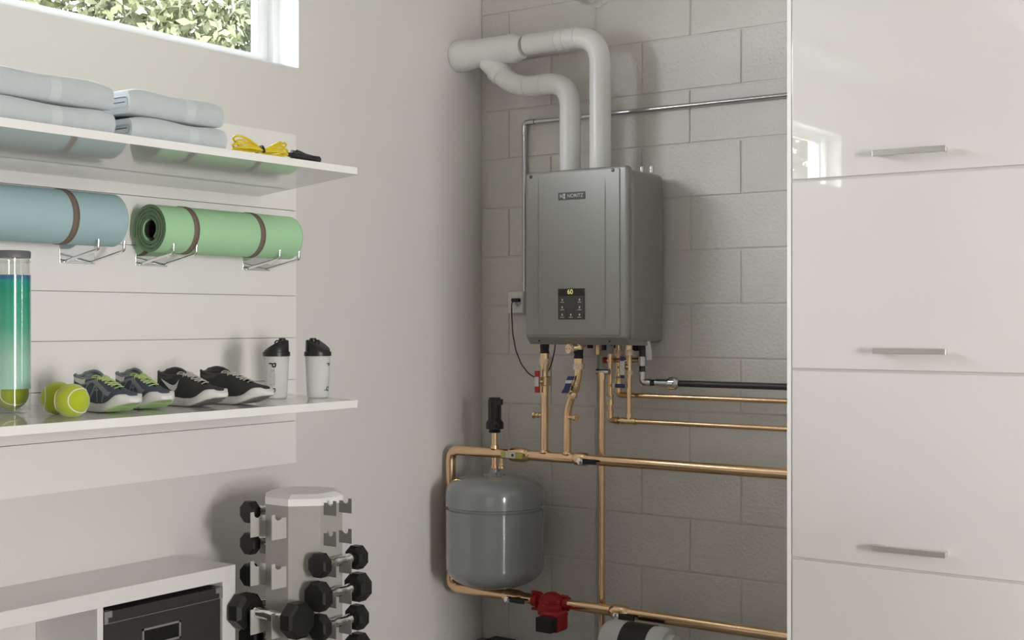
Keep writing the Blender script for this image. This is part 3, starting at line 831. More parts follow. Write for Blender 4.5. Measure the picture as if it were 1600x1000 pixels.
# ================================================================== BOOKCASE AND BOX
Bc = at(275, 867, X=XL+.001); KT = Bc.z; Fc = at(368, 882, Z=KT)
KX = Fc.x; KY = Fc.y
bk_ = thing('cube_bookcase', 'low white open cube bookcase along the left wall', 'bookcase', ((KX+XL)/2, 2.2, 0))
tt = .046
ky_in = at(348, 940, X=KX).y; kd1 = at(161.5, 960, X=KX).y; kd0 = at(152, 960, X=KX).y
part('top', MB().box((XL+.002, 1.0, KT-tt), (KX, KY, KT)), M_bookc, bk_, bevel=.001)
part('side', MB().box((XL+.002, ky_in, 0), (KX-.0005, KY, KT-tt)), M_bookc, bk_, bevel=.001)
part('divider', MB().box((XL+.002, kd0, .04), (KX-.0005, kd1, KT-tt)), M_bookc, bk_, bevel=.0008)
part('side', MB().box((XL+.002, .955, 0), (KX-.0005, 1.0, KT)), M_bookc, bk_, bevel=.001)
part('divider', MB().box((XL+.002, kd0-.36, .04), (KX-.0005, kd0-.342, KT-tt)), M_bookc, bk_, bevel=.0008)
part('shelf_board', MB().box((XL+.002, 1.0, KT-tt-.345), (KX-.001, ky_in, KT-tt-.327)), M_bookc, bk_)
part('bottom', MB().box((XL+.002, 1.0, 0), (KX, ky_in, .04)), M_bookc, bk_)
by0 = kd1+.002; by1 = ky_in-.002; bt = at(349, 916.5, X=KX).z; lidb = at(349, 933, X=KX).z
st = thing('storage_box', 'charcoal storage box with metal corners and label holder in the bookcase', 'storage box', (KX-.15, (by0+by1)/2, KT-tt-.327))
part('lid', MB().box((XL+.02, by0, lidb), (KX+.001, by1, bt)), M_box, st, bevel=.001)
part('lid_rim', MB().box((XL+.02, by0+.001, lidb-.0016), (KX+.0016, by1-.001, lidb-.0001)), M_boxm, st)
part('body', MB().box((XL+.024, by0+.003, KT-tt-.327), (KX-.004, by1-.005, lidb-.002)), M_box, st)
for (ya, yb2, sgn) in ((by0, by0+.001, 1), (by1, by1-.001, -1)):
    q = MB(); w1 = .027*sgn; w2 = .013*sgn; y_ = ya
    poly = [(y_, bt+.0006), (y_+w1, bt+.0006), (y_+w1, bt-.017), (y_+w2, bt-.017), (y_+w2, lidb), (y_, lidb)]
    q.prism(poly, KX+.001, KX+.0025, lambda x, y, d: Vector((d, x, y)))
    q.box((KX-.02, min(y_, y_+w1), bt), (KX+.0025, max(y_, y_+w1), bt+.0012))
    part('metal_corner', q, M_boxm, st)
l0 = at(223, 990, X=KX); l1 = at(283, 975, X=KX); lt = at(283, 969, X=KX).z; lb = lt-.054
q = MB().box((KX-.004, l0.y, lb), (KX-.001, l0.y+.006, lt)).box((KX-.004, l1.y-.006, lb), (KX-.001, l1.y, lt)).box((KX-.004, l0.y, lt-.006), (KX-.001, l1.y, lt)).box((KX-.004, l0.y, lb), (KX-.001, l1.y, lb+.006))
lh = part('label_holder', q, M_boxm, st)
part('label_card', MB().box((KX-.0042, l0.y+.005, lb+.005), (KX-.003, l1.y-.005, lt-.005)), M_boxin, lh)

# ================================================================== DUMBBELL TOWER
TS_ = .00205
RX = (ray(475, 775)*TS_).x; RY = (ray(475, 775)*TS_).y
rtop = CZ-(766-500)*TS_
apo = .120; sd_ = apo*math.tan(PI/8)
rk = thing('dumbbell_rack', 'grey eight-sided dumbbell tower with white cap against the left wall', 'dumbbell rack', (RX, RY, 0))
def octo(ap): h = ap*math.tan(PI/8); return [(ap, -h), (ap, h), (h, ap), (-h, ap), (-ap, h), (-ap, -h), (-h, -ap), (h, -ap)]
fxr = lambda x, y, d: Vector((RX+x, RY+y, d))
part('column', MB().prism(octo(apo), .04, rtop-.034, fxr), M_rack, rk)
cp = MB(); o0 = [fxr(x, y, rtop-.034) for x, y in octo(apo+.0015)]; o1 = [fxr(x, y, rtop-.012) for x, y in octo(apo+.0015)]; o2 = [fxr(x, y, rtop) for x, y in octo(apo-.022)]
for A, B in ((o0, o1), (o1, o2)):
    for i in range(8): j = (i+1) % 8; cp.add([A[i], A[j], B[j], B[i]], [(0, 1, 2, 3)])
cp.add(o2, [tuple(range(8))]); cp.add(o0, [tuple(range(8))])
part('cap', cp, M_cap, rk, weld=True)
part('base', MB().prism(octo(apo+.05), .0, .04, fxr), M_rack, rk)
def zrow(v, s=TS_): return CZ-(v-500)*s
def cradle(org, out, along, w, h, m, lift=.0, nr=.016):
    "plate standing out from the column with a half-round notch for the handle"
    poly = [(0, 0), (w, 0), (w, h)]
    cx_ = w*.52
    poly += [(cx_+nr, h)]
    for k in range(1, 10): a = PI*k/9; poly.append((cx_+math.cos(a)*nr, h-nr*.4-math.sin(a)*nr*.85 if 0 < k < 9 else h))
    poly[-1] = (cx_-nr, h*.82); poly += [(0, h*.82)]
    o = Vector(org); out = Vector(out); al = Vector(along)
    return MB().prism(poly, -.0015, .0015, lambda x, y, d: o+out*x+al*d+Vector((0, 0, y)))
def dumbbell(c, axis, R, L, hr, label):
    ax = Vector(axis); t = thing('dumbbell', label, 'dumbbell', (c[0], c[1], c[2]-R), 'hex dumbbells on the rack')
    c = Vector(c); up = Vector((0, 0, 1)); sdv = ax.cross(up)
    hl = R*.95
    for sg in (-1, 1):
        q = MB(); ring = lambda r, d: [c+ax*(sg*d)+(sdv*math.cos(2*PI*(k+.5)/8)+up*math.sin(2*PI*(k+.5)/8))*r for k in range(8)]
        Rg = [ring(.001, L/2-hl), ring(R*.76, L/2-hl), ring(R, L/2-hl*.82), ring(R, L/2-hl*.14), ring(R*.86, L/2), ring(.001, L/2)]
        for A, B in zip(Rg, Rg[1:]):
            for i in range(8): j = (i+1) % 8; q.add([A[i], A[j], B[j], B[i]], [(0, 1, 2, 3)])
        part('head', q, M_rubber, t, weld=True)
    a0 = c-ax*(L/2-hl+.002); Lh = L-2*hl+.004
    part('handle', MB().lathe(a0, ax, [(0, hr*.75), (Lh*.08, hr*.8), (Lh*.12, hr*1.12), (Lh*.2, hr*1.1), (Lh*.26, hr*.86), (Lh*.4, hr*1.0), (Lh*.5, hr*1.06), (Lh*.6, hr*1.0), (Lh*.74, hr*.86), (Lh*.8, hr*1.1), (Lh*.88, hr*1.12), (Lh*.92, hr*.8), (Lh, hr*.75)], 20), M_chrome, t)
    for sg in (-1, 1):
        part('collar_ring', MB().lathe(c+ax*sg*(L/2-hl-.004)-ax*.003, ax, [(0, hr*.8), (0, hr*1.25), (.006, hr*1.25), (.006, hr*.8)], 16), M_black, t)
    return t
YF_ = RY-apo; XF_ = RX+apo
# front-left face (towards -y): pairs of cradles
for v in (862, 925, 1000, 1075):
    for dx in (-.056, .024):
        w = .062
    zc = zrow(v-25)
frz = [zrow(814), zrow(888), zrow(962), zrow(1036)]
for z in frz:
    for dx in (-.052, .040):
        part('cradle', cradle((RX+dx, YF_, z-.034), (0, -1, 0), (1, 0, 0), .062, .078, M_rackl), M_rackl, rk)
s_r = .00200
rrz = [zrow(797+48*i, .00199) for i in range(6)]
for z in rrz:
    for dy in (-.035, .035):
        part('cradle', cradle((XF_, RY+dy, z-.018), (1, 0, 0), (0, 1, 0), .052, .046, M_rackl, nr=.013), M_rackd, rk)
bkz = [zrow(790+46*i, .0022) for i in range(6)]
for z in bkz:
    for dy in (-.035, .035):
        part('cradle', cradle((RX-apo, RY+dy, z-.018), (-1, 0, 0), (0, 1, 0), .045, .044, M_rackl, nr=.012), M_rackl, rk)
# dumbbells
names_r = ['hex dumbbell on the right face of the tower, topmost there', 'hex dumbbell with larger heads on the right face, second from top', 'hex dumbbell on the right face of the tower, third from top', 'hex dumbbell on the right face of the tower, lowest in view']
for i, (R, L) in enumerate(((.040, .205), (.056, .225), (.042, .210), (.055, .225))):
    z = rrz[i+2]+.026
    if R > .05:
        dumbbell((XF_+.030, RY, z), (0, 1, 0), R, L, .0155, names_r[i]) if False else dumbbell((XF_+.030, RY, z), (0, 1, 0), R*.86, L, .0155, names_r[i])
    else: dumbbell((XF_+.030, RY, z), (0, 1, 0), R, L, .0155, names_r[i])
names_b = ['hex dumbbell on the wall side of the tower, topmost there', 'hex dumbbell on the wall side, second from top', 'hex dumbbell on the wall side, third from top', 'hex dumbbell on the wall side, fourth from top beside the bookcase', 'hex dumbbell on the wall side, lowest in view']
for i, R in enumerate((.037, .037, .038, .042, .044)):
    dumbbell((RX-apo-.030, RY, bkz[i]+.022), (0, 1, 0), R, .215, .0135, names_b[i])
dbx = at(423, 945, Y=YF_-.032).x
dumbbell((dbx, YF_-.032, frz[2]+.030), (1, 0, 0), .058, .28, .017, 'large hex dumbbell with shiny handle across the front of the tower')
dumbbell((dbx, YF_-.032, frz[3]+.022), (1, 0, 0), .060, .28, .017, 'large hex dumbbell low on the front of the tower, half out of view')

# ================================================================== WATER HEATER
HY = 4.233; HX0 = -2.935; HX1 = -2.468; HZ0 = CZ-.077; HZ1 = CZ+.580
HBK = YB-.035
wh = thing('water_heater', 'grey wall-mounted tankless water heater with front nameplate and control panel', 'water heater', ((HX0+HX1)/2, HBK, HZ0-.02))
part('casing', MB().box((HX0+.004, HY+.040, HZ0-.012), (HX1-.002, HBK, HZ1-.012)), M_heater, wh, bevel=.022, segs=4)
# front cover: rim and slightly dished face, sloped lower lip
fc = MB().box((HX0, HY+.004, HZ0+.004), (HX1, HY+.038, HZ1))
part('front_cover', fc, M_heater, wh, bevel=.012, segs=4)
part('cover_seam', MB().box((HX0+.006, HY+.037, HZ0+.002), (HX1-.004, HY+.041, HZ1-.006)), M_heater, wh)
part('lower_lip', MB().prism([(HY+.010, HZ0+.006), (HY+.045, HZ0+.006), (HY+.20, HZ0-.012), (HY+.20, HZ0-.022), (HY+.032, HZ0-.018)], HX0+.008, HX1-.006, lambda x, y, d: Vector((d, x, y))), M_heater, wh)
part('face_panel', MB().box((HX0+.010, HY, HZ0+.018), (HX1-.032, HY+.006, HZ1-.010)), M_heater, wh, bevel=.003, segs=3)
part('mounting_bracket', MB().box((HX0+.1, HBK, HZ1-.10), (HX1-.1, YB-.001, HZ1-.02)).box((HX0+.1, HBK, HZ0+.02), (HX1-.1, YB-.001, HZ0+.10)), M_steel, wh)
for u in (841, 945.5):
    a = at(u, 279, Y=HY); b = at(u, 515, Y=HY); x = a.x; zs = [b.z, b.z+.06, a.z-.06, a.z]; ws = [.0003, .0035, .0035, .0003]
    q = MB(); q.grid([[Vector((x-w, HY-.0002, z)), Vector((x, HY-.0026*min(1, w/.003), z)), Vector((x+w, HY-.0002, z))] for z, w in zip(zs, ws)], False)
    part('pressed_crease', q, M_heater, wh)
for (u, v) in ((829.5, 276.5), (957.5, 266)):
    p = at(u, v, Y=HY); part('screw', MB().lathe(p+Vector((0, .001, 0)), (0, -1, 0), [(0, 0), (0, .0075), (.003, .0065), (.004, .003), (.004, 0)], 16), M_gas, wh)
for (u, v) in ((843.5, 532.5), (953.5, 533.5)):
    p = at(u, v, Y=HY+.02); part('screw', MB().lathe(p+Vector((0, -.004, 0)), (0, -1, 0), [(0, 0), (0, .0045), (.002, .004), (.002, 0)], 12), M_gas, wh)
n0 = at(872, 313, Y=HY-.002); n1 = at(914, 299.5, Y=HY-.002); nzc = (at(893, 306, Y=HY-.002)).z; nh = .0145
npl = part('nameplate', MB().box((n0.x, HY-.002, nzc-nh), (n1.x, HY, nzc+nh)), M_plate, wh, bevel=.0005)
fxn = lambda cx, cz: (lambda x, y, d: Vector((cx+x, HY-.0024-d, cz+y)))
nw = n1.x-n0.x
part('lettering', text_mb('NORITZ', .0195, fxn(n0.x+nw*.64, nzc), False), M_letter, npl)
em = text_mb('N', .020, fxn(n0.x+nw*.125, nzc), True)
ecx = n0.x+nw*.235
for dz in (-.0055, .0055):
    q = [];
    for k in range(16): q.append((ecx+.0045*math.cos(2*PI*k/16), nzc+dz+.0052*math.sin(2*PI*k/16)))
    em.prism(q, HY-.0022, HY-.003, lambda x, y, d: Vector((x, d, y)))
part('emblem', em, M_letter, npl)
c0 = at(871.7, 499.5, Y=HY-.003); c1_ = at(913, 450, Y=HY-.003); cz0 = at(892, 499.3, Y=HY).z; cz1 = at(892, 450.6, Y=HY).z
cw = c1_.x-c0.x; chh = cz1-cz0
cpn = part('control_panel', MB().box((c0.x, HY-.003, cz0), (c1_.x, HY, cz1)), M_panelc, wh, bevel=.0008)
part('display', MB().box((c0.x+.002, HY-.0036, cz1-chh*.24), (c1_.x-.002, HY-.003, cz1-.002)), M_disp, cpn)
part('digits', text_mb('60', .026, lambda x, y, d: Vector((c0.x+cw*.47+x, HY-.0040-d, cz1-chh*.115+y)), False), M_led, cpn)
for r in range(3):
    for c in range(3):
        bxm = c0.x+cw*(.02+.327*c); bzm = cz1-chh*(.27+.24*r)
        bt_ = part('button', MB().box((bxm+.001, HY-.0038, bzm-chh*.22), (bxm+cw*.30, HY-.003, bzm)), M_panelc, cpn)
        if c != 1 or r == 2:
            ic = MB().box((bxm+cw*.08, HY-.0042, bzm-chh*.185), (bxm+cw*.22, HY-.0038, bzm-chh*.165))
            xx = bxm+cw*.15; zz2 = bzm-chh*.095
            ic.prism([(xx+.0035*math.cos(2*PI*k/8), zz2+.005*math.sin(2*PI*k/8)) for k in range(8)], HY-.0038, HY-.0041, lambda x, y, d: Vector((x, d, y)))
            part('icon', ic, M_letter, cpn)
for u in (1003, 1018):
    p = at(u, 262, Y=4.42); part('top_stub', MB().cyl((p.x, 4.42, HZ1-.014), (p.x, 4.42, HZ1+.012), .009), M_steel, wh)

# ================================================================== VENT PIPES
VY = 4.385
xa = at(938, 255, Y=VY).x; xb = at(891, 255, Y=VY).x
za_ = at(893, 60, Y=VY).z; zb_ = at(850, 132.5, Y=VY).z
rp = .042
def ringz(mb, p, ax, r, w=.006, e=.003):
    mb.lathe(Vector(p)-Vector(ax)*w/2, ax, [(0, r), (0, r+e), (w, r+e), (w, r)], 28)
ev = thing('exhaust_vent', 'thick white vent pipe from heater top into the left wall, taller of the two', 'vent pipe', (xa, VY, HZ1))
m = MB().tube([(xa, VY, HZ1-.013), (xa, VY, za_), (XL+.36, VY, za_)], rp, fillet=.125, n=28, fs_=10)
part('pipe', m, M_pvc, ev)
m = MB()
for u in (872, 884, 902): ringz(m, (at(u, 60, Y=VY).x, VY, za_), (1, 0, 0), rp, .004, .0025)
ringz(m, (xa, VY, at(938, 92, Y=VY).z), (0, 0, 1), rp, .003, .0015)
part('joint_ring', m, M_pvc, ev)
xc1 = at(808, 80, Y=VY).x
m = MB().lathe((XL+.002, VY, za_-.006), (1, 0, 0), [(0, 0), (0, .062), (.012, .066), (.05, .066), (.09, .060), (xc1-XL-.05, .058), (xc1-XL-.03, .060), (xc1-XL-.008, .060), (xc1-XL+.003, .052), (xc1-XL+.02, .050), (xc1-XL+.03, .043), (xc1-XL+.03, 0)], 32)
part('wall_sleeve', m, M_pvc, ev)
iv = thing('intake_vent', 'white vent pipe beside the taller one, bending left and joining it', 'vent pipe', (xb, VY, HZ1))
ex = at(800, 137, Y=VY); jx_ = at(762, 104, Y=VY)
m = MB().tube([(xb, VY, HZ1-.013), (xb, VY, zb_), (at(805, 137, Y=VY).x, VY, zb_), (jx_.x, VY, za_-.045)], rp, fillet=.105, n=28, fs_=10)
part('pipe', m, M_pvc, iv)
m = MB()
for u in (823, 849): ringz(m, (at(u, 132, Y=VY).x, VY, zb_), (1, 0, 0), rp, .003, .0018)
ringz(m, (xb, VY, at(891, 166, Y=VY).z), (0, 0, 1), rp, .003, .0012)
part('joint_ring', m, M_pvc, iv)
dv = (Vector((at(805, 137, Y=VY).x, VY, zb_))-Vector((jx_.x, VY, za_-.045))).normalized()
p0 = Vector((jx_.x, VY, za_-.045))+dv*.055
part('angle_collar', MB().lathe(p0, dv, [(0, rp), (.003, rp+.006), (.045, rp+.006), (.05, rp)], 28), M_pvc, iv)

# ================================================================== CONDUIT, OUTLET, CORD
CY = YB-.018
cz_ = at(1228, 148.5, Y=CY).z; cx0 = at(819.5, 300, Y=CY).x
cdt = thing('steel_conduit', 'thin steel conduit across the block wall behind the vent pipes, down to the outlet', 'conduit', (cx0, CY, CZ))
oz = at(812, 456, Y=CY).z
part('tube', MB().tube([(cx0, CY, oz), (cx0, CY, cz_), (cxl-.0015, CY, cz_)], .0092, fillet=.03, n=14), M_steel, cdt)
m = MB()
ringz(m, (cx0, CY, cz_-.045), (0, 0, 1), .0092, .014, .003); ringz(m, (cx0+.045, CY, cz_), (1, 0, 0), .0092, .014, .003)
part('elbow_collar', m, M_steel, cdt)
m = MB().tube([(cx0, CY, cz_-.042), (cx0, CY, cz_), (cx0+.042, CY, cz_)], .0118, fillet=.032, n=14)
part('elbow', m, M_steel, cdt)
ox0 = at(796, 470, Y=YB-.02).x; ozt = at(798, 455, Y=YB-.02).z; ozb = at(798, 490, Y=YB-.02).z
ol = thing('wall_outlet', 'white electrical outlet box on the block wall left of the heater', 'outlet', (ox0+.04, YB, ozb))
part('box', MB().box((ox0, YB-.032, ozb), (ox0+.082, YB-.002, ozt)), M_outlet, ol, bevel=.003)
part('face_plate', MB().box((ox0+.004, YB-.035, ozb+.004), (ox0+.078, YB-.032, ozt-.004)), M_white, ol, bevel=.001)
rc = at(809, 474, Y=YB-.035)
m = MB()
for dz in (.0, ):
    m.lathe((rc.x, YB-.035, rc.z+dz), (0, -1, 0), [(0, 0), (0, .016), (.002, .015), (.002, 0)], 20)
rcp = part('receptacle', m, M_outlet, ol)
part('slot', MB().box((rc.x-.002, YB-.0382, rc.z-.010), (rc.x+.002, YB-.037, rc.z-.004)).box((rc.x-.008, YB-.0382, rc.z-.002), (rc.x-.006, YB-.037, rc.z+.006)), M_black, rcp)
pc_ = thing('power_cord', 'thin black power cord hanging from the outlet to the underside of the heater', 'cord', (rc.x, YB-.04, rc.z-.1))
pl = at(806, 469, Y=YB-.05)
part('plug', MB().box((pl.x-.022, YB-.056, pl.z-.008), (pl.x+.018, YB-.0385, pl.z+.008)), M_black, pc_, bevel=.004)
pts = [at(u, v, Y=y) for u, v, y in ((802, 470, YB-.05), (799.5, 474, YB-.055), (799.5, 490, YB-.06), (801, 520, YB-.07), (806, 548, YB-.08), (815, 570, YB-.09), (826, 584, YB-.10), (838, 591, YB-.11), (850, 590, YB-.12), (859, 576, YB-.13), (864, 560, YB-.13), (867, 545, YB-.13), (868, 534, YB-.13))]
part('cable', MB().tube(pts, .0027, fillet=.015, n=8, fs_=3), M_black, pc_)

# ================================================================== COPPER LOOP, TANK, PUMP
PY = 4.28; RP = .0205
zU = at(1228, 740.5, Y=PY).z; zL = at(1225, 994.5, Y=PY).z; xv = at(704.5, 800, Y=PY).x
XE = cxl-.0015
xpa = at(838, 942, Y=PY).x; xpb = at(884, 948, Y=PY).x
hd = thing('copper_header', 'thick copper pipe run above the expansion tank, turning down behind it into the lower run', 'pipe', (xv, PY, CZ-.9))
part('pipe', MB().tube([(XE, PY, zU), (xv, PY, zU), (xv, PY, zL), (xpa+.001, PY, zL)], RP, fillet=.045, n=24, fs_=8), M_copper, hd)
part('pipe', MB().cyl((xpb, PY, zL), (XE, PY, zL), RP, n=24), M_copper, hd)
def coupling(u0, u1, z, name='coupling', r=.027, m_=M_brass):
    a = at(u0, 700, Y=PY).x; b = at(u1, 700, Y=PY).x; L = b-a
    return part(name, MB().lathe((a, PY, z), (1, 0, 0), [(0, RP), (L*.12, r*.93), (L*.3, r), (L*.75, r), (L*.88, r*.9), (L, RP)], 24), m_, hd)
coupling(796, 826, zU, r=.029, m_=M_copper); coupling(898, 921, zU, r=.0265, m_=M_copper); coupling(788, 818, zL, r=.027, m_=M_copper); coupling(955, 984, zL, r=.028, m_=M_copper)
coupling(820, 828, zU, 'valve_collar', .024)
def lever(u, v, ulen):
    p = at(u, v, Y=PY-.033); q = at(u+ulen, v+2, Y=PY-.033)
    part('valve_stem', MB().lathe((p.x, PY-.018, p.z), (0, -1, 0), [(0, .008), (.014, .008), (.014, .0135), (.024, .0135), (.026, .009), (.026, 0)], 10), M_chrome, hd)
    part('valve_lever', MB().box((p.x+.008, PY-.038, p.z-.010), (q.x, PY-.030, p.z+.010)), M_black, hd, bevel=.003)
lever(907.5, 720.5, 24); lever(793.5, 936.5, 26); lever(963.5, 962.5, 28)
a = at(783, 712, Y=PY-.04); b = at(816.5, 712, Y=PY-.04); zz3 = zU+.001; L3 = b.x-a.x
yv = part('valve_lever', MB().box((a.x, PY-.044, zz3-.013), (b.x, PY-.036, zz3+.013)), M_yellowg, hd, bevel=.003, label='yellow-green valve lever with a cream middle')
part('lever_label', MB().box((a.x+L3*.25, PY-.0455, zz3-.012), (a.x+L3*.68, PY-.043, zz3+.012)), M_cream, yv)
part('lever_screw', MB().lathe((a.x+L3*.57, PY-.0456, zz3), (0, -1, 0), [(0, 0), (0, .006), (.002, .005), (.002, 0)], 12), M_gas, yv)
part('valve_stem', MB().cyl((a.x+L3*.55, PY-.02, zz3), (a.x+L3*.55, PY-.037, zz3), .008), M_brass, hd)
dr0 = at(786, 722, Y=PY-.0).x
part('drain_cock', MB().lathe((dr0, PY-.01, zU-.018), (0, 0, -1), [(0, .006), (.018, .006), (.020, .010), (.030, .010), (.032, .013), (.042, .013), (.043, 0)], 16), M_brass, hd)
TX = at(773, 825, Y=PY).x; RTK = .2
zt_ = lambda v: CZ-(v-500)*.00259
tk = thing('expansion_tank', 'round grey steel expansion tank hanging below the copper pipe', 'tank', (TX, PY, zt_(905)))
z_sh = zt_(770); z_gr = zt_(791); z_lo = zt_(882)
prof = []
for k in range(9): a = PI/2*k/8; prof.append((z_sh+.075*math.cos(a)**.9 if k < 8 else z_sh, .03+(RTK-.03)*math.sin(a)**.8))
prof[0] = (z_sh+.077, .0)
prof += [(z_sh-.03, RTK+.001), (z_gr+.008, RTK+.002), (z_gr+.003, RTK-.007), (z_gr-.003, RTK-.007), (z_gr-.008, RTK+.001), (z_gr-.024, RTK-.001), (z_lo, RTK-.001)]
prof2 = []
for k in range(1, 11): a = PI/2*k/10; prof2.append((z_lo-.088*math.sin(a), (RTK-.001)*math.cos(a)**.7 if k < 10 else 0))
part('shell', MB().lathe((TX, PY, 0), (0, 0, 1), [(z, r) for z, r in prof+prof2], 64), M_tank, tk)
part('neck_flange', MB().lathe((TX, PY, z_sh+.068), (0, 0, 1), [(0, .05), (.010, .046), (.012, .024), (.030, .022), (.034, .012), (.034, 0)], 20), M_tank, tk)
part('air_valve', MB().cyl((TX+.045, PY-.03, z_sh+.060), (TX+.047, PY-.032, z_sh+.088), .009), M_tank, tk)
part('copper_stem', MB().cyl((TX, PY, z_sh+.09), (TX, PY, zU-RP+.002), .0125).lathe((TX, PY, z_sh+.095), (0, 0, 1), [(0, .0125), (0, .016), (.016, .016), (.016, .0125)], 18), M_copper, tk)
av = thing('air_vent', 'black automatic air vent on a short copper stem above the expansion tank', 'air vent', (TX, PY, zU+RP))
za2 = zt_(676)
part('stem', MB().cyl((TX, PY, zU+RP-.002), (TX, PY, za2+.004), .0125).lathe((TX, PY, zU+RP-.003), (0, 0, 1), [(0, .018), (.014, .017), (.016, .0125)], 18), M_copper, av)
zv = lambda v: zt_(v)-za2
part('float_housing', MB().lathe((TX, PY, za2), (0, 0, 1), [(0, .022), (.006, .026), (.009, .022), (.014, .024), (.016, .036), (.040, .036), (.052, .028), (.056, .0245), (zv(622), .0245), (zv(621), .022), (zv(621), 0)], 24), M_black, av)
m = MB()
for k in range(8):
    a = 2*PI*k/8; m.cyl((TX+math.cos(a)*.0245, PY+math.sin(a)*.0245, za2+.05), (TX+math.cos(a)*.0245, PY+math.sin(a)*.0245, za2+zv(624)), .0026, n=6)
part('rib', m, M_black, av)
part('side_cap', MB().box((TX+.02, PY-.02, za2+zv(632)), (TX+.042, PY+.0, za2+zv(623))).box((TX+.012, PY-.043, za2+.018), (TX+.034, PY-.025, za2+.038)), M_black, av, bevel=.002)

# circulator pump
pm = thing('circulator_pump', 'red circulator pump with square black end on the lower copper pipe', 'pump', ((xpa+xpb)/2, PY-.05, zL-.12))
xm = (xpa+xpb)/2
def flange(x, sg):
    q = MB().lathe((x, PY, zL), (sg, 0, 0), [(-.012, 0), (-.012, .028), (.002, .028), (.004, .024), (.008, .034), (.016, .034), (.018, .020), (.03, .020)], 16)
    q.cyl((x-.012, PY-.012, zL+.032), (x+.016, PY-.012, zL+.032), .006, n=8).cyl((x-.012, PY-.012, zL-.034), (x+.016, PY-.012, zL-.034), .006, n=8)
    return q
part('flange', flange(xpa, 1), M_pump, pm); part('flange', flange(xpb, -1), M_pump, pm)
q = MB().tube([(xpa+.01, PY, zL), (xpa+.035, PY, zL-.004), (xm, PY-.01, zL-.006), (xpb-.035, PY, zL-.004), (xpb-.01, PY, zL)], [.021, .024, .030, .024, .021], n=16)
q.lathe((xm+.01, PY+.02, zL-.008), (0, -1, 0), [(0, 0), (0, .035), (.01, .047), (.045, .050), (.055, .044), (.055, 0)], 28)
part('volute', q, M_pump, pm)
PP = lambda u, v, dy: at(u, v, Y=PY-dy)
a = PP(843, 944, .06); b = PP(873, 964, .06)
q = MB().box((a.x, PY-.075, b.z), (b.x, PY-.035, a.z))
for u, v in ((846, 961), (869, 961), (846, 947)): p = PP(u, v, .075); q.cyl((p.x, PY-.082, p.z), (p.x, PY-.07, p.z), .006, n=8)
part('motor_flange', q, M_pump, pm, bevel=.006)
a = PP(853, 952, .06); b = PP(880, 987, .06)
part('motor', MB().box((a.x, PY-.105, b.z), (b.x, PY-.02, a.z)), M_pump, pm, bevel=.012, segs=4)
a = PP(837.5, 964, .14); b = PP(861.5, 990.5, .14)
part('terminal_box', MB().box((a.x, PY-.145, b.z), (b.x, PY-.100, a.z)), M_black, pm, bevel=.003)

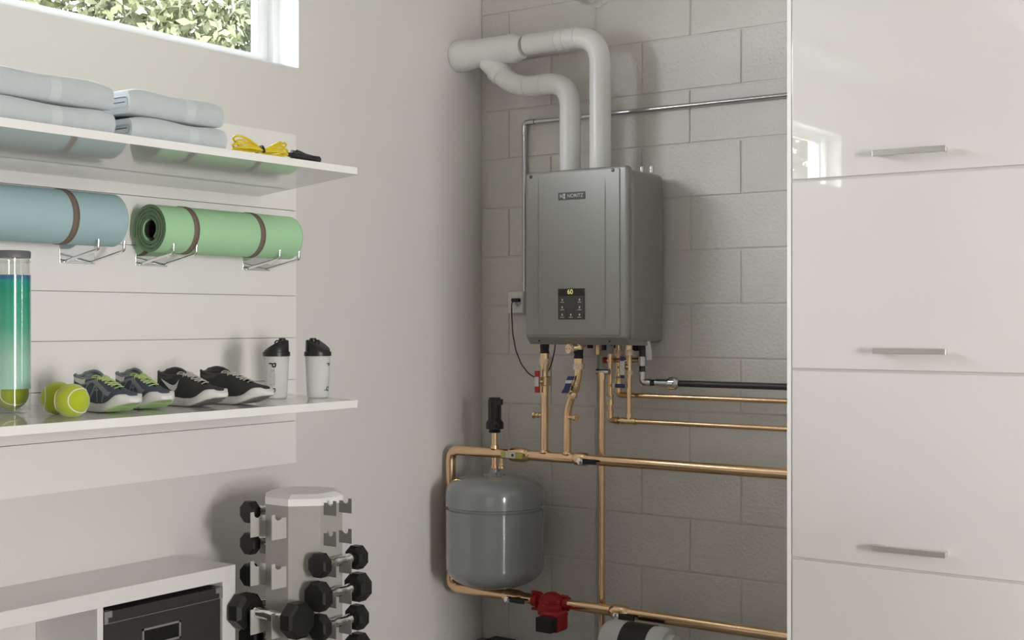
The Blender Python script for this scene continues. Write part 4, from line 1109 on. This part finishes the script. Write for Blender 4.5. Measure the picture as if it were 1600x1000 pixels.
# ================================================================== RISERS UNDER THE HEATER
def pz(u, v, Y): return at(u, v, Y=Y).z
def seg_things():
    # hot outlet
    Yh = PY+.0; x = at(851, 650, Y=Yh).x; Z = lambda v: pz(851, v, Yh)
    h = thing('hot_water_riser', 'copper riser with red valve handle dropping from the heater to the thick pipe', 'pipe', (x, Yh, zU))
    part('pipe', MB().cyl((x, Yh, zU+RP-.006), (x, Yh, Z(616)), .0150), M_copper, h)
    part('foot_collar', MB().lathe((x, Yh, zU+RP-.004), (0, 0, 1), [(0, .021), (.006, .019), (.010, .0150)], 18), M_copper, h)
    part('hose_coupling', MB().lathe((x, Yh, Z(553)), (0, 0, 1), [(0, .0185), (.008, .0185), (.010, .017), (.022, .017), (.024, .0185), (Z(538)-Z(553), .0185), (Z(538)-Z(553), 0)], 20), M_rubber, h)
    b = lambda v: Z(v)-Z(616)
    part('union', MB().lathe((x, Yh, Z(616)), (0, 0, 1), [(0, .0165), (b(608), .0165), (b(605), .015), (b(592), .015), (b(583), .0135), (b(577), .015), (b(569), .019), (b(552), .019), (b(551), 0)], 22), M_brass, h)
    part('union_nut', MB().lathe((x, Yh, Z(568)), (0, 0, 1), [(0, .0185), (0, .023), (Z(560)-Z(568), .023), (Z(560)-Z(568), .0185)], 8), M_palebrass, h)
    part('valve_body', MB().box((x-.010, Yh-.018, Z(603)), (x+.019, Yh+.018, Z(588))), M_brass, h, bevel=.005)
    part('valve_stem', MB().cyl((x-.002, Yh-.012, Z(596)), (x-.022, Yh-.028, Z(596)), .008), M_brass, h)
    hxx = at(840, 596, Y=Yh-.03).x
    vh = part('valve_handle', MB().box((hxx-.0105, Yh-.036, Z(613)), (hxx+.0105, Yh-.028, Z(579))), M_red, h, bevel=.002, label='red grip with white middle')
    part('handle_plate', MB().box((hxx-.0095, Yh-.0385, Z(603.5)), (hxx+.0095, Yh-.0275, Z(588.5))), M_white, vh, bevel=.001)
    part('drain_valve', MB().lathe((x-.010, Yh-.006, Z(649)), (-1, -.15, 0), [(0, .007), (.010, .007), (.012, .0115), (.018, .0115), (.020, .008), (.026, .008), (.028, .0135), (.036, .0145), (.037, 0)], 14), M_brass, h)
    # cold inlet
    x0 = at(904, 550, Y=Yh).x; x1 = at(886.5, 680, Y=Yh).x; Zc = lambda v: pz(895, v, Yh)
    c = thing('cold_water_riser', 'bent copper riser with blue valve handle between heater and thick pipe', 'pipe', (x1, Yh, zU))
    part('pipe', MB().tube([(x1, Yh, zU+RP-.006), (x1, Yh, Zc(642)), (x1+.022, Yh, Zc(619)), (x1+.028, Yh, Zc(612))], .0150, fillet=.03, n=18), M_copper, c)
    part('foot_collar', MB().lathe((x1, Yh, zU+RP-.004), (0, 0, 1), [(0, .021), (.006, .019), (.010, .0150)], 18), M_copper, c)
    A = Vector((x1+.022, Yh, Zc(620))); Bv = Vector((x0-.002, Yh, Zc(588)))
    part('elbow', MB().tube([A+(Bv-A)*.4, Bv, (x0, Yh, Zc(565))], .0155, fillet=.03, n=18), M_brass, c)
    d_ = (Bv-A); L4 = d_.length
    part('valve_body', MB().lathe(A, d_, [(0, .015), (0, .0185), (.016, .0185), (.020, .016), (.03, .020), (.05, .020), (.055, .016), (L4*.9, .016)], 20), M_brass, c)
    part('valve_nut', MB().lathe(A+Vector((-.003, 0, -.002)), d_, [(0, .0165), (0, .0205), (.012, .0205), (.012, .0165)], 8), M_palebrass, c)
    part('union_nut', MB().lathe((x0, Yh, Zc(576.5)), (0, 0, 1), [(0, .0185), (0, .0235), (Zc(568)-Zc(576.5), .0235), (Zc(568)-Zc(576.5), .0185)], 8), M_palebrass, c)
    part('union', MB().lathe((x0, Yh, Zc(577)), (0, 0, 1), [(0, .017), (Zc(568)-Zc(577), .019), (Zc(560)-Zc(577), .0185), (Zc(560)-Zc(577), 0)], 20), M_brass, c)
    part('hose_coupling', MB().lathe((x0, Yh, Zc(560)), (0, 0, 1), [(0, .0185), (.008, .0185), (.010, .017), (.020, .017), (.022, .0185), (Zc(545)-Zc(560), .0185), (Zc(545)-Zc(560), 0)], 20), M_rubber, c)
    dk = at(890.5, 545, Y=Yh-.035)
    part('inlet_elbow', MB().tube([(x0, Yh, Zc(546)), (x0, Yh, Zc(538)), (x0, Yh+.03, Zc(536))], .019, fillet=.01, n=18).cyl((x0+.004, Yh, Zc(542)), (dk.x, Yh-.026, dk.z), .0165), M_brass, c)
    dk = at(890.5, 545, Y=Yh-.035)
    dd = part('test_cap', MB().lathe((dk.x, Yh-.028, dk.z), (-.3, -.95, 0), [(0, 0), (0, .0195), (.012, .0195), (.014, .018), (.014, 0)], 24), M_palebrass, c, label='pale round cap with two small holes')
    for s_2 in (-.009, .009):
        cc = Vector((dk.x, Yh-.028, dk.z))+Vector((-.3, -.95, 0))*.0142+Vector((.95, -.3, 0))*s_2
        part('hole', MB().cyl(cc, cc+Vector((-.3, -.95, 0))*.0006, .0022, n=8), M_black, dd)
    hp0 = at(888, 592, Y=Yh-.034); hp1 = at(881, 609, Y=Yh-.034)
    q = MB(); fx4 = lambda x, y, d: Vector((x, d, y))
    w5 = .012
    P = lambda u, v: (at(u, v, Y=Yh-.034).x, at(u, v, Y=Yh-.034).z)
    vh = part('valve_handle', MB().prism([P(888, 588), P(897.5, 588), P(895, 594), P(885.5, 594)], Yh-.038, Yh-.030, fx4).prism([P(881, 608), P(890, 608), P(887.5, 614), P(877.5, 614)], Yh-.038, Yh-.030, fx4).prism([P(884, 599), P(893, 599), P(890, 608), P(881, 608)], Yh-.036, Yh-.032, fx4), M_blue, c, label='blue grips on a white plate')
    part('handle_plate', MB().prism([P(885.5, 594), P(895, 594), P(893, 599), P(884, 599)], Yh-.0385, Yh-.0305, fx4), M_white, vh)
    part('valve_stem', MB().cyl(at(892, 602, Y=Yh-.005), at(888, 602, Y=Yh-.033), .007), M_brass, c)
    xd = x1+.012; zd = Zc(652)
    part('drain_valve', MB().lathe((xd, Yh-.006, zd), (1, -.15, 0), [(0, .007), (.012, .007), (.016, .009), (.024, .011), (.034, .0145), (.040, .0145), (.041, 0)], 14), M_brass, c)
seg_things()

YR = 4.40
def X(u, Y=YR): return at(u, 600, Y=Y).x
def Zr(v, u=960, Y=YR): return at(u, v, Y=Y).z
YCP = PY+.065
# copper vertical with steel tee top, behind the header
x = X(940.5, YCP); zt4 = Zr(581, 941, YCP)
cv = thing('copper_downpipe', 'tall copper pipe dropping behind the thick pipes to the floor', 'pipe', (x, YCP, 0))
part('pipe', MB().cyl((x, YCP, .02), (x, YCP, zt4-.012), .0125), M_copper, cv)
part('tee_socket', MB().lathe((x, YCP, zt4-.028), (0, 0, 1), [(0, .0125), (0, .0155), (.026, .0155)], 18), M_brass, cv)
part('tee', MB().cyl((x-.020, YCP, zt4), (x+.034, YCP, zt4), .0105).lathe((x-.022, YCP, zt4), (1, 0, 0), [(0, 0), (0, .013), (.01, .013), (.01, .0105)], 16), M_steel, cv)
# thin grey condensate line
x = X(934.5, YB-.02)
cl_ = thing('condensate_line', 'thin grey drain line running down the block wall beside the copper downpipe', 'drain line', (x, YB-.02, 0))
part('tube', MB().cyl((x, YB-.02, .0), (x, YB-.02, Zr(553, 934, YB-.02)), .0055, n=12), M_greyp, cl_)
part('copper_ferrule', MB().cyl((x, YB-.02, Zr(554, 934, YB-.02)), (x, YB-.02, Zr(541, 934, YB-.02)), .010).cyl((x, YB-.02, Zr(541, 934, YB-.02)), (x, YB-.02, HZ0-.008), .0075), M_copper, cl_)
def ring_nut(z, x, Y, r, h, m, par, name='union_nut', n=8):
    part(name, MB().lathe((x, Y, z-h/2), (0, 0, 1), [(0, r*.8), (0, r), (h, r), (h, r*.8)], n), m, par)
# first: down then right at v ~ 665
x = X(953.5); zt5 = HZ0-.022
zh1 = at(1228, 670.5, Y=YR).z
p1_ = thing('heating_return_pipe', 'copper pipe from a grey sleeve under the heater, lower of two thin runs', 'pipe', (x, YR, zh1))
part('pipe', MB().tube([(x, YR, Zr(548, 953)), (x, YR, zh1), (XE, YR, zh1)], .0098, fillet=.028, n=16), M_copper, p1_)
part('grey_sleeve', MB().lathe((x, YR, Zr(553, 953)), (0, 0, 1), [(0, .0098), (0, .0135), (.006, .0145), (zt5-Zr(553, 953), .0145), (zt5-Zr(553, 953), 0)], 18), M_greyp, p1_)
part('valve_body', MB().lathe((x, YR, Zr(632, 953)), (0, 0, 1), [(0, .0098), (0, .0145), (.012, .0145), (.014, .013), (.024, .013), (.026, .0145), (.038, .0145), (.038, .0098)], 18), M_brass, p1_)
part('valve_screw', MB().lathe(at(949.5, 623, Y=YR-.016), (-.4, -.9, 0), [(-.006, .009), (.004, .009), (.004, .003), (.002, .003), (.002, 0)], 16), M_white, p1_)
part('elbow', MB().tube([(x, YR, zh1+.034), (x, YR, zh1), (x+.034, YR, zh1)], .0130, fillet=.026, n=16), M_brass, p1_)
ringz(mm := MB(), (x, YR, zh1+.033), (0, 0, 1), .012, .008, .003); ringz(mm, (x+.033, YR, zh1), (1, 0, 0), .012, .008, .003)
xt = X(983)
mm.lathe((xt-.032, YR, zh1), (1, 0, 0), [(0, .0098), (0, .0138), (.012, .0138), (.014, .012), (.050, .012), (.052, .0138), (.064, .0138), (.064, .0098)], 18)
part('fitting', mm, M_brass, p1_)
# third riser joins the first through the tee
p3 = thing('heating_supply_riser', 'brass and copper riser with pale union nuts, rightmost of the copper risers under the heater', 'pipe', (xt, YR, zh1))
part('pipe', MB().cyl((xt, YR, zh1+.004), (xt, YR, Zr(575, 983)), .0098), M_copper, p3)
part('upper_union', MB().lathe((xt, YR, Zr(590, 983)), (0, 0, 1), [(0, .0098), (.0, .012), (Zr(578, 983)-Zr(590, 983), .012), (Zr(570, 983)-Zr(590, 983), .0105), (Zr(556, 983)-Zr(590, 983), .0105), (Zr(548, 983)-Zr(590, 983), .0135), (zt5-Zr(590, 983)+.004, .0145), (zt5-Zr(590, 983)+.004, 0)], 18), M_brass, p3)
ring_nut(Zr(551, 983), xt, YR, .018, .020, M_palebrass, p3); ring_nut(Zr(582, 983), xt, YR, .017, .016, M_palebrass, p3)
part('bleed_screw', MB().lathe((xt-.004, YR-.008, Zr(573, 983)), (-.5, -.86, 0), [(0, .009), (.012, .009), (.014, .006), (.014, 0)], 10), M_copper, p3)
ring_nut(zh1+.022, xt, YR, .0135, .014, M_brass, p3, 'socket', 18)
# second
YR2 = 4.44
x2 = at(966.5, 600, Y=YR2).x; zh2 = at(1228, 627, Y=YR2).z
p2 = thing('gas_side_supply_pipe', 'copper pipe with blue and cream valve handles, upper of two thin runs', 'pipe', (x2, YR2, zh2))
p2.name = 'water_supply_pipe'
Z2 = lambda v: at(966, v, Y=YR2).z
part('pipe', MB().tube([(x2, YR2, Z2(600)), (x2, YR2, zh2), (XE, YR2, zh2)], .0098, fillet=.028, n=16), M_copper, p2)
part('elbow', MB().tube([(x2, YR2, zh2+.034), (x2, YR2, zh2), (x2+.040, YR2, zh2)], .0125, fillet=.026, n=16), M_copper, p2)
part('valve_body', MB().lathe((x2, YR2, Z2(604)), (0, 0, 1), [(0, .0105), (.004, .0155), (Z2(592)-Z2(604), .0165), (Z2(589)-Z2(604), .012), (Z2(586)-Z2(604), .0145), (Z2(582)-Z2(604), .011), (Z2(560)-Z2(604), .0105), (Z2(556)-Z2(604), .0135), (HZ0-.02-Z2(604), .0125), (HZ0-.02-Z2(604), 0)], 18), M_brass, p2)
ring_nut(Z2(550), x2, YR2, .018, .014, M_palebrass, p2)
zc3 = Z2(563)
part('cross_pipe', MB().cyl((x2-.045, YR2-.012, zc3), (xt+.002, YR2-.012, zc3), .0085), M_copper, p2)
part('red_knob', MB().lathe((x2-.042, YR2-.012, zc3), (-1, 0, 0), [(0, .009), (.008, .009), (.008, .0125), (.018, .0125), (.020, .009), (.020, 0)], 12), M_red, p2)
hx = at(972.5, 570, Y=YR-.035).x; Zx = lambda v: at(972, v, Y=YR-.035).z
vh = part('valve_handle', MB().box((hx-.0085, YR-.038, Zx(591)), (hx+.0085, YR-.032, Zx(556.5))), M_blue, p2, bevel=.0015, label='blue grips at both ends of a cream plate')
part('handle_plate', MB().box((hx-.0092, YR-.040, Zx(586)), (hx+.0092, YR-.0315, Zx(564))), M_cream, vh, bevel=.001)
part('valve_stem', MB().cyl((hx, YR-.033, Zx(575)), (x2+.002, YR2-.006, Zx(575)), .006), M_brass, p2)
h2a = at(959, 603, Y=YR-.02).x; h2b = at(976, 603, Y=YR-.02).x; zq = at(967, 603, Y=YR-.02).z
vh = part('valve_handle', MB().box((h2a, YR-.022, zq-.0075), (h2b, YR-.014, zq+.0075)), M_blue, p2, bevel=.002, label='blue horizontal valve grip')
part('handle_plate', MB().box((h2a-.005, YR-.024, zq-.009), (h2a+.006, YR-.012, zq+.009)), M_white, vh)
part('valve_stem', MB().cyl((x2, YR-.016, zq), (x2, YR2-.006, zq), .005), M_brass, p2)
# black gas line
YG = 4.45
xg = at(1003.5, 560, Y=YG).x; zg = at(1228, 604.5, Y=YG).z; Zg = lambda v: at(1003, v, Y=YG).z
gp = thing('gas_pipe', 'black iron gas pipe with chrome elbow and union running right from the heater', 'pipe', (xg, YG, zg))
part('pipe', MB().tube([(xg, YG, HZ0-.010), (xg, YG, zg), (XE, YG, zg)], .0125, fillet=.03, n=16), M_gas, gp)
part('elbow', MB().tube([(xg, YG, zg+.042), (xg, YG, zg), (xg+.042, YG, zg)], .0158, fillet=.03, n=16), M_steel, gp)
part('tee', MB().lathe((xg, YG, Zg(571.5)), (0, 0, 1), [(0, .0125), (0, .0165), (Zg(557)-Zg(571.5), .0165), (Zg(557)-Zg(571.5), .0125)], 16).cyl((xg, YG, Zg(563)), (xg-.055, YG, Zg(563)), .0095), M_steel, gp)
part('union', MB().lathe((at(1025, 600, Y=YG).x, YG, zg), (1, 0, 0), [(0, .0125), (0, .0160), (.055, .0165), (.055, .021), (.066, .022), (.068, .0245), (.088, .0245), (.094, .018), (.1, .0125)], 8), M_steel, gp)
part('hex_nut', MB().lathe((at(1047, 600, Y=YG).x, YG-.002, zg), (1, 0, 0), [(0, .02), (.003, .0265), (.024, .0265), (.027, .02)], 6), M_chrome, gp)
tg0 = at(1010, 540, Y=4.30)
tgp = thing('instruction_tag', 'small white tag hanging below the heater beside the gas pipe', 'tag', (tg0.x, 4.40, CZ-.16))
P = lambda u, v: (at(u, v, Y=4.40).x, at(u, v, Y=4.40).z)
part('card', MB().prism([P(1008.5, 533), P(1015.5, 533), P(1018.5, 561), P(1010.5, 562.5)], 4.40, 4.402, lambda x, y, d: Vector((x, d, y))), M_white, tgp)
a = at(1009, 537, Y=4.398); part('rivet', MB().cyl(a, a+Vector((0, -.002, 0)), .003, n=8), M_black, tgp)
# dark fittings seen in the shade under the heater
uf = thing('underside_fittings', 'row of small dark and brass fittings under the rear edge of the heater', 'fitting', ((HX0+HX1)/2, 4.45, HZ0-.03))
for (u, r, h, m_) in ((922, .012, .022, M_rubber), (944, .010, .030, M_gas), (960, .012, .020, M_rubber), (993, .014, .03, M_rubber)):
    x = at(u, 540, Y=4.47).x; part('plug', MB().cyl((x, 4.47, HZ0-.010), (x, 4.47, HZ0-.014-h), r), m_, uf)

# filter cartridge lying low under the copper pipe
YFc = PY-.075
fa = at(955, 1003, Y=YFc); fb = at(1067, 1003, Y=YFc); zf = CZ-(1003-500)*(YFc/ray(1000, 1000).y)+.0
zf = at(1010, 1012, Y=YFc).z
RF = .082
fl = thing('filter_canister', 'black and white horizontal canister low under the copper pipe, cut by the frame', 'canister', ((fa.x+fb.x)/2, YFc, zf-RF))
xA = at(950, 1000, Y=YFc).x; xB = at(981, 1000, Y=YFc).x; xC = at(1022, 1000, Y=YFc).x; xD = at(1046, 1000, Y=YFc).x; xE_ = at(1057, 1000, Y=YFc).x
RF = at(985, 972, Y=YFc).z-zf+.0
part('end_cap', MB().lathe((xA, YFc, zf), (1, 0, 0), [(0, 0), (0, RF*.9), (.02, RF), (xB-xA, RF)], 32), M_outlet, fl)
part('black_band', MB().lathe((xB, YFc, zf), (1, 0, 0), [(0, RF*.9), (0, RF+.001), (xC-xB, RF+.001), (xC-xB, RF*.9)], 32), M_rubber, fl)
part('end_cap', MB().lathe((xC, YFc, zf), (1, 0, 0), [(0, RF*.98), (xD-xC-.01, RF*.98), (xD-xC, RF*.9), (xD-xC+.002, RF*.72), (xE_-xC-.004, RF*.70), (xE_-xC, RF*.6), (xE_-xC, 0)], 32), M_outlet, fl)
part('stand', MB().box((xB-.02, YFc-.05, 0), (xB+.0, YFc+.05, zf-RF*.85)).box((xC, YFc-.05, 0), (xC+.02, YFc+.05, zf-RF*.85)), M_gas, fl)

# drain stub peeking below the frame near the corner
dk0 = at(757, 999, Y=YB-.10)
ds = MB().box((dk0.x, YB-.14, 0), (dk0.x+.11, YB-.02, dk0.z)).build('floor_plinth', M_rubber, None, bevel=.004)
ds.name = 'rubber_block'; tag(ds, 'black rubber block on the floor in the corner below the pump', 'block')
# paint-covered pipe stub high on the block wall
sp = at(935, 0, Y=YB); st2 = MB()
st2.lathe((sp.x, YB, sp.z), (0, -1, 0), [(0, .0), (0, .035), (.008, .034), (.012, .016), (.035, .014), (.04, .02), (.05, .02), (.05, 0)], 14)
st2.lathe((sp.x+.03, YB, sp.z-.004), (0, -1, 0), [(0, .022), (.014, .018), (.02, 0)], 10)
so2 = st2.build('wall_fixture', M_block, None); tag(so2, 'small painted fixture knob high on the block wall above the vent pipes', 'fixture')
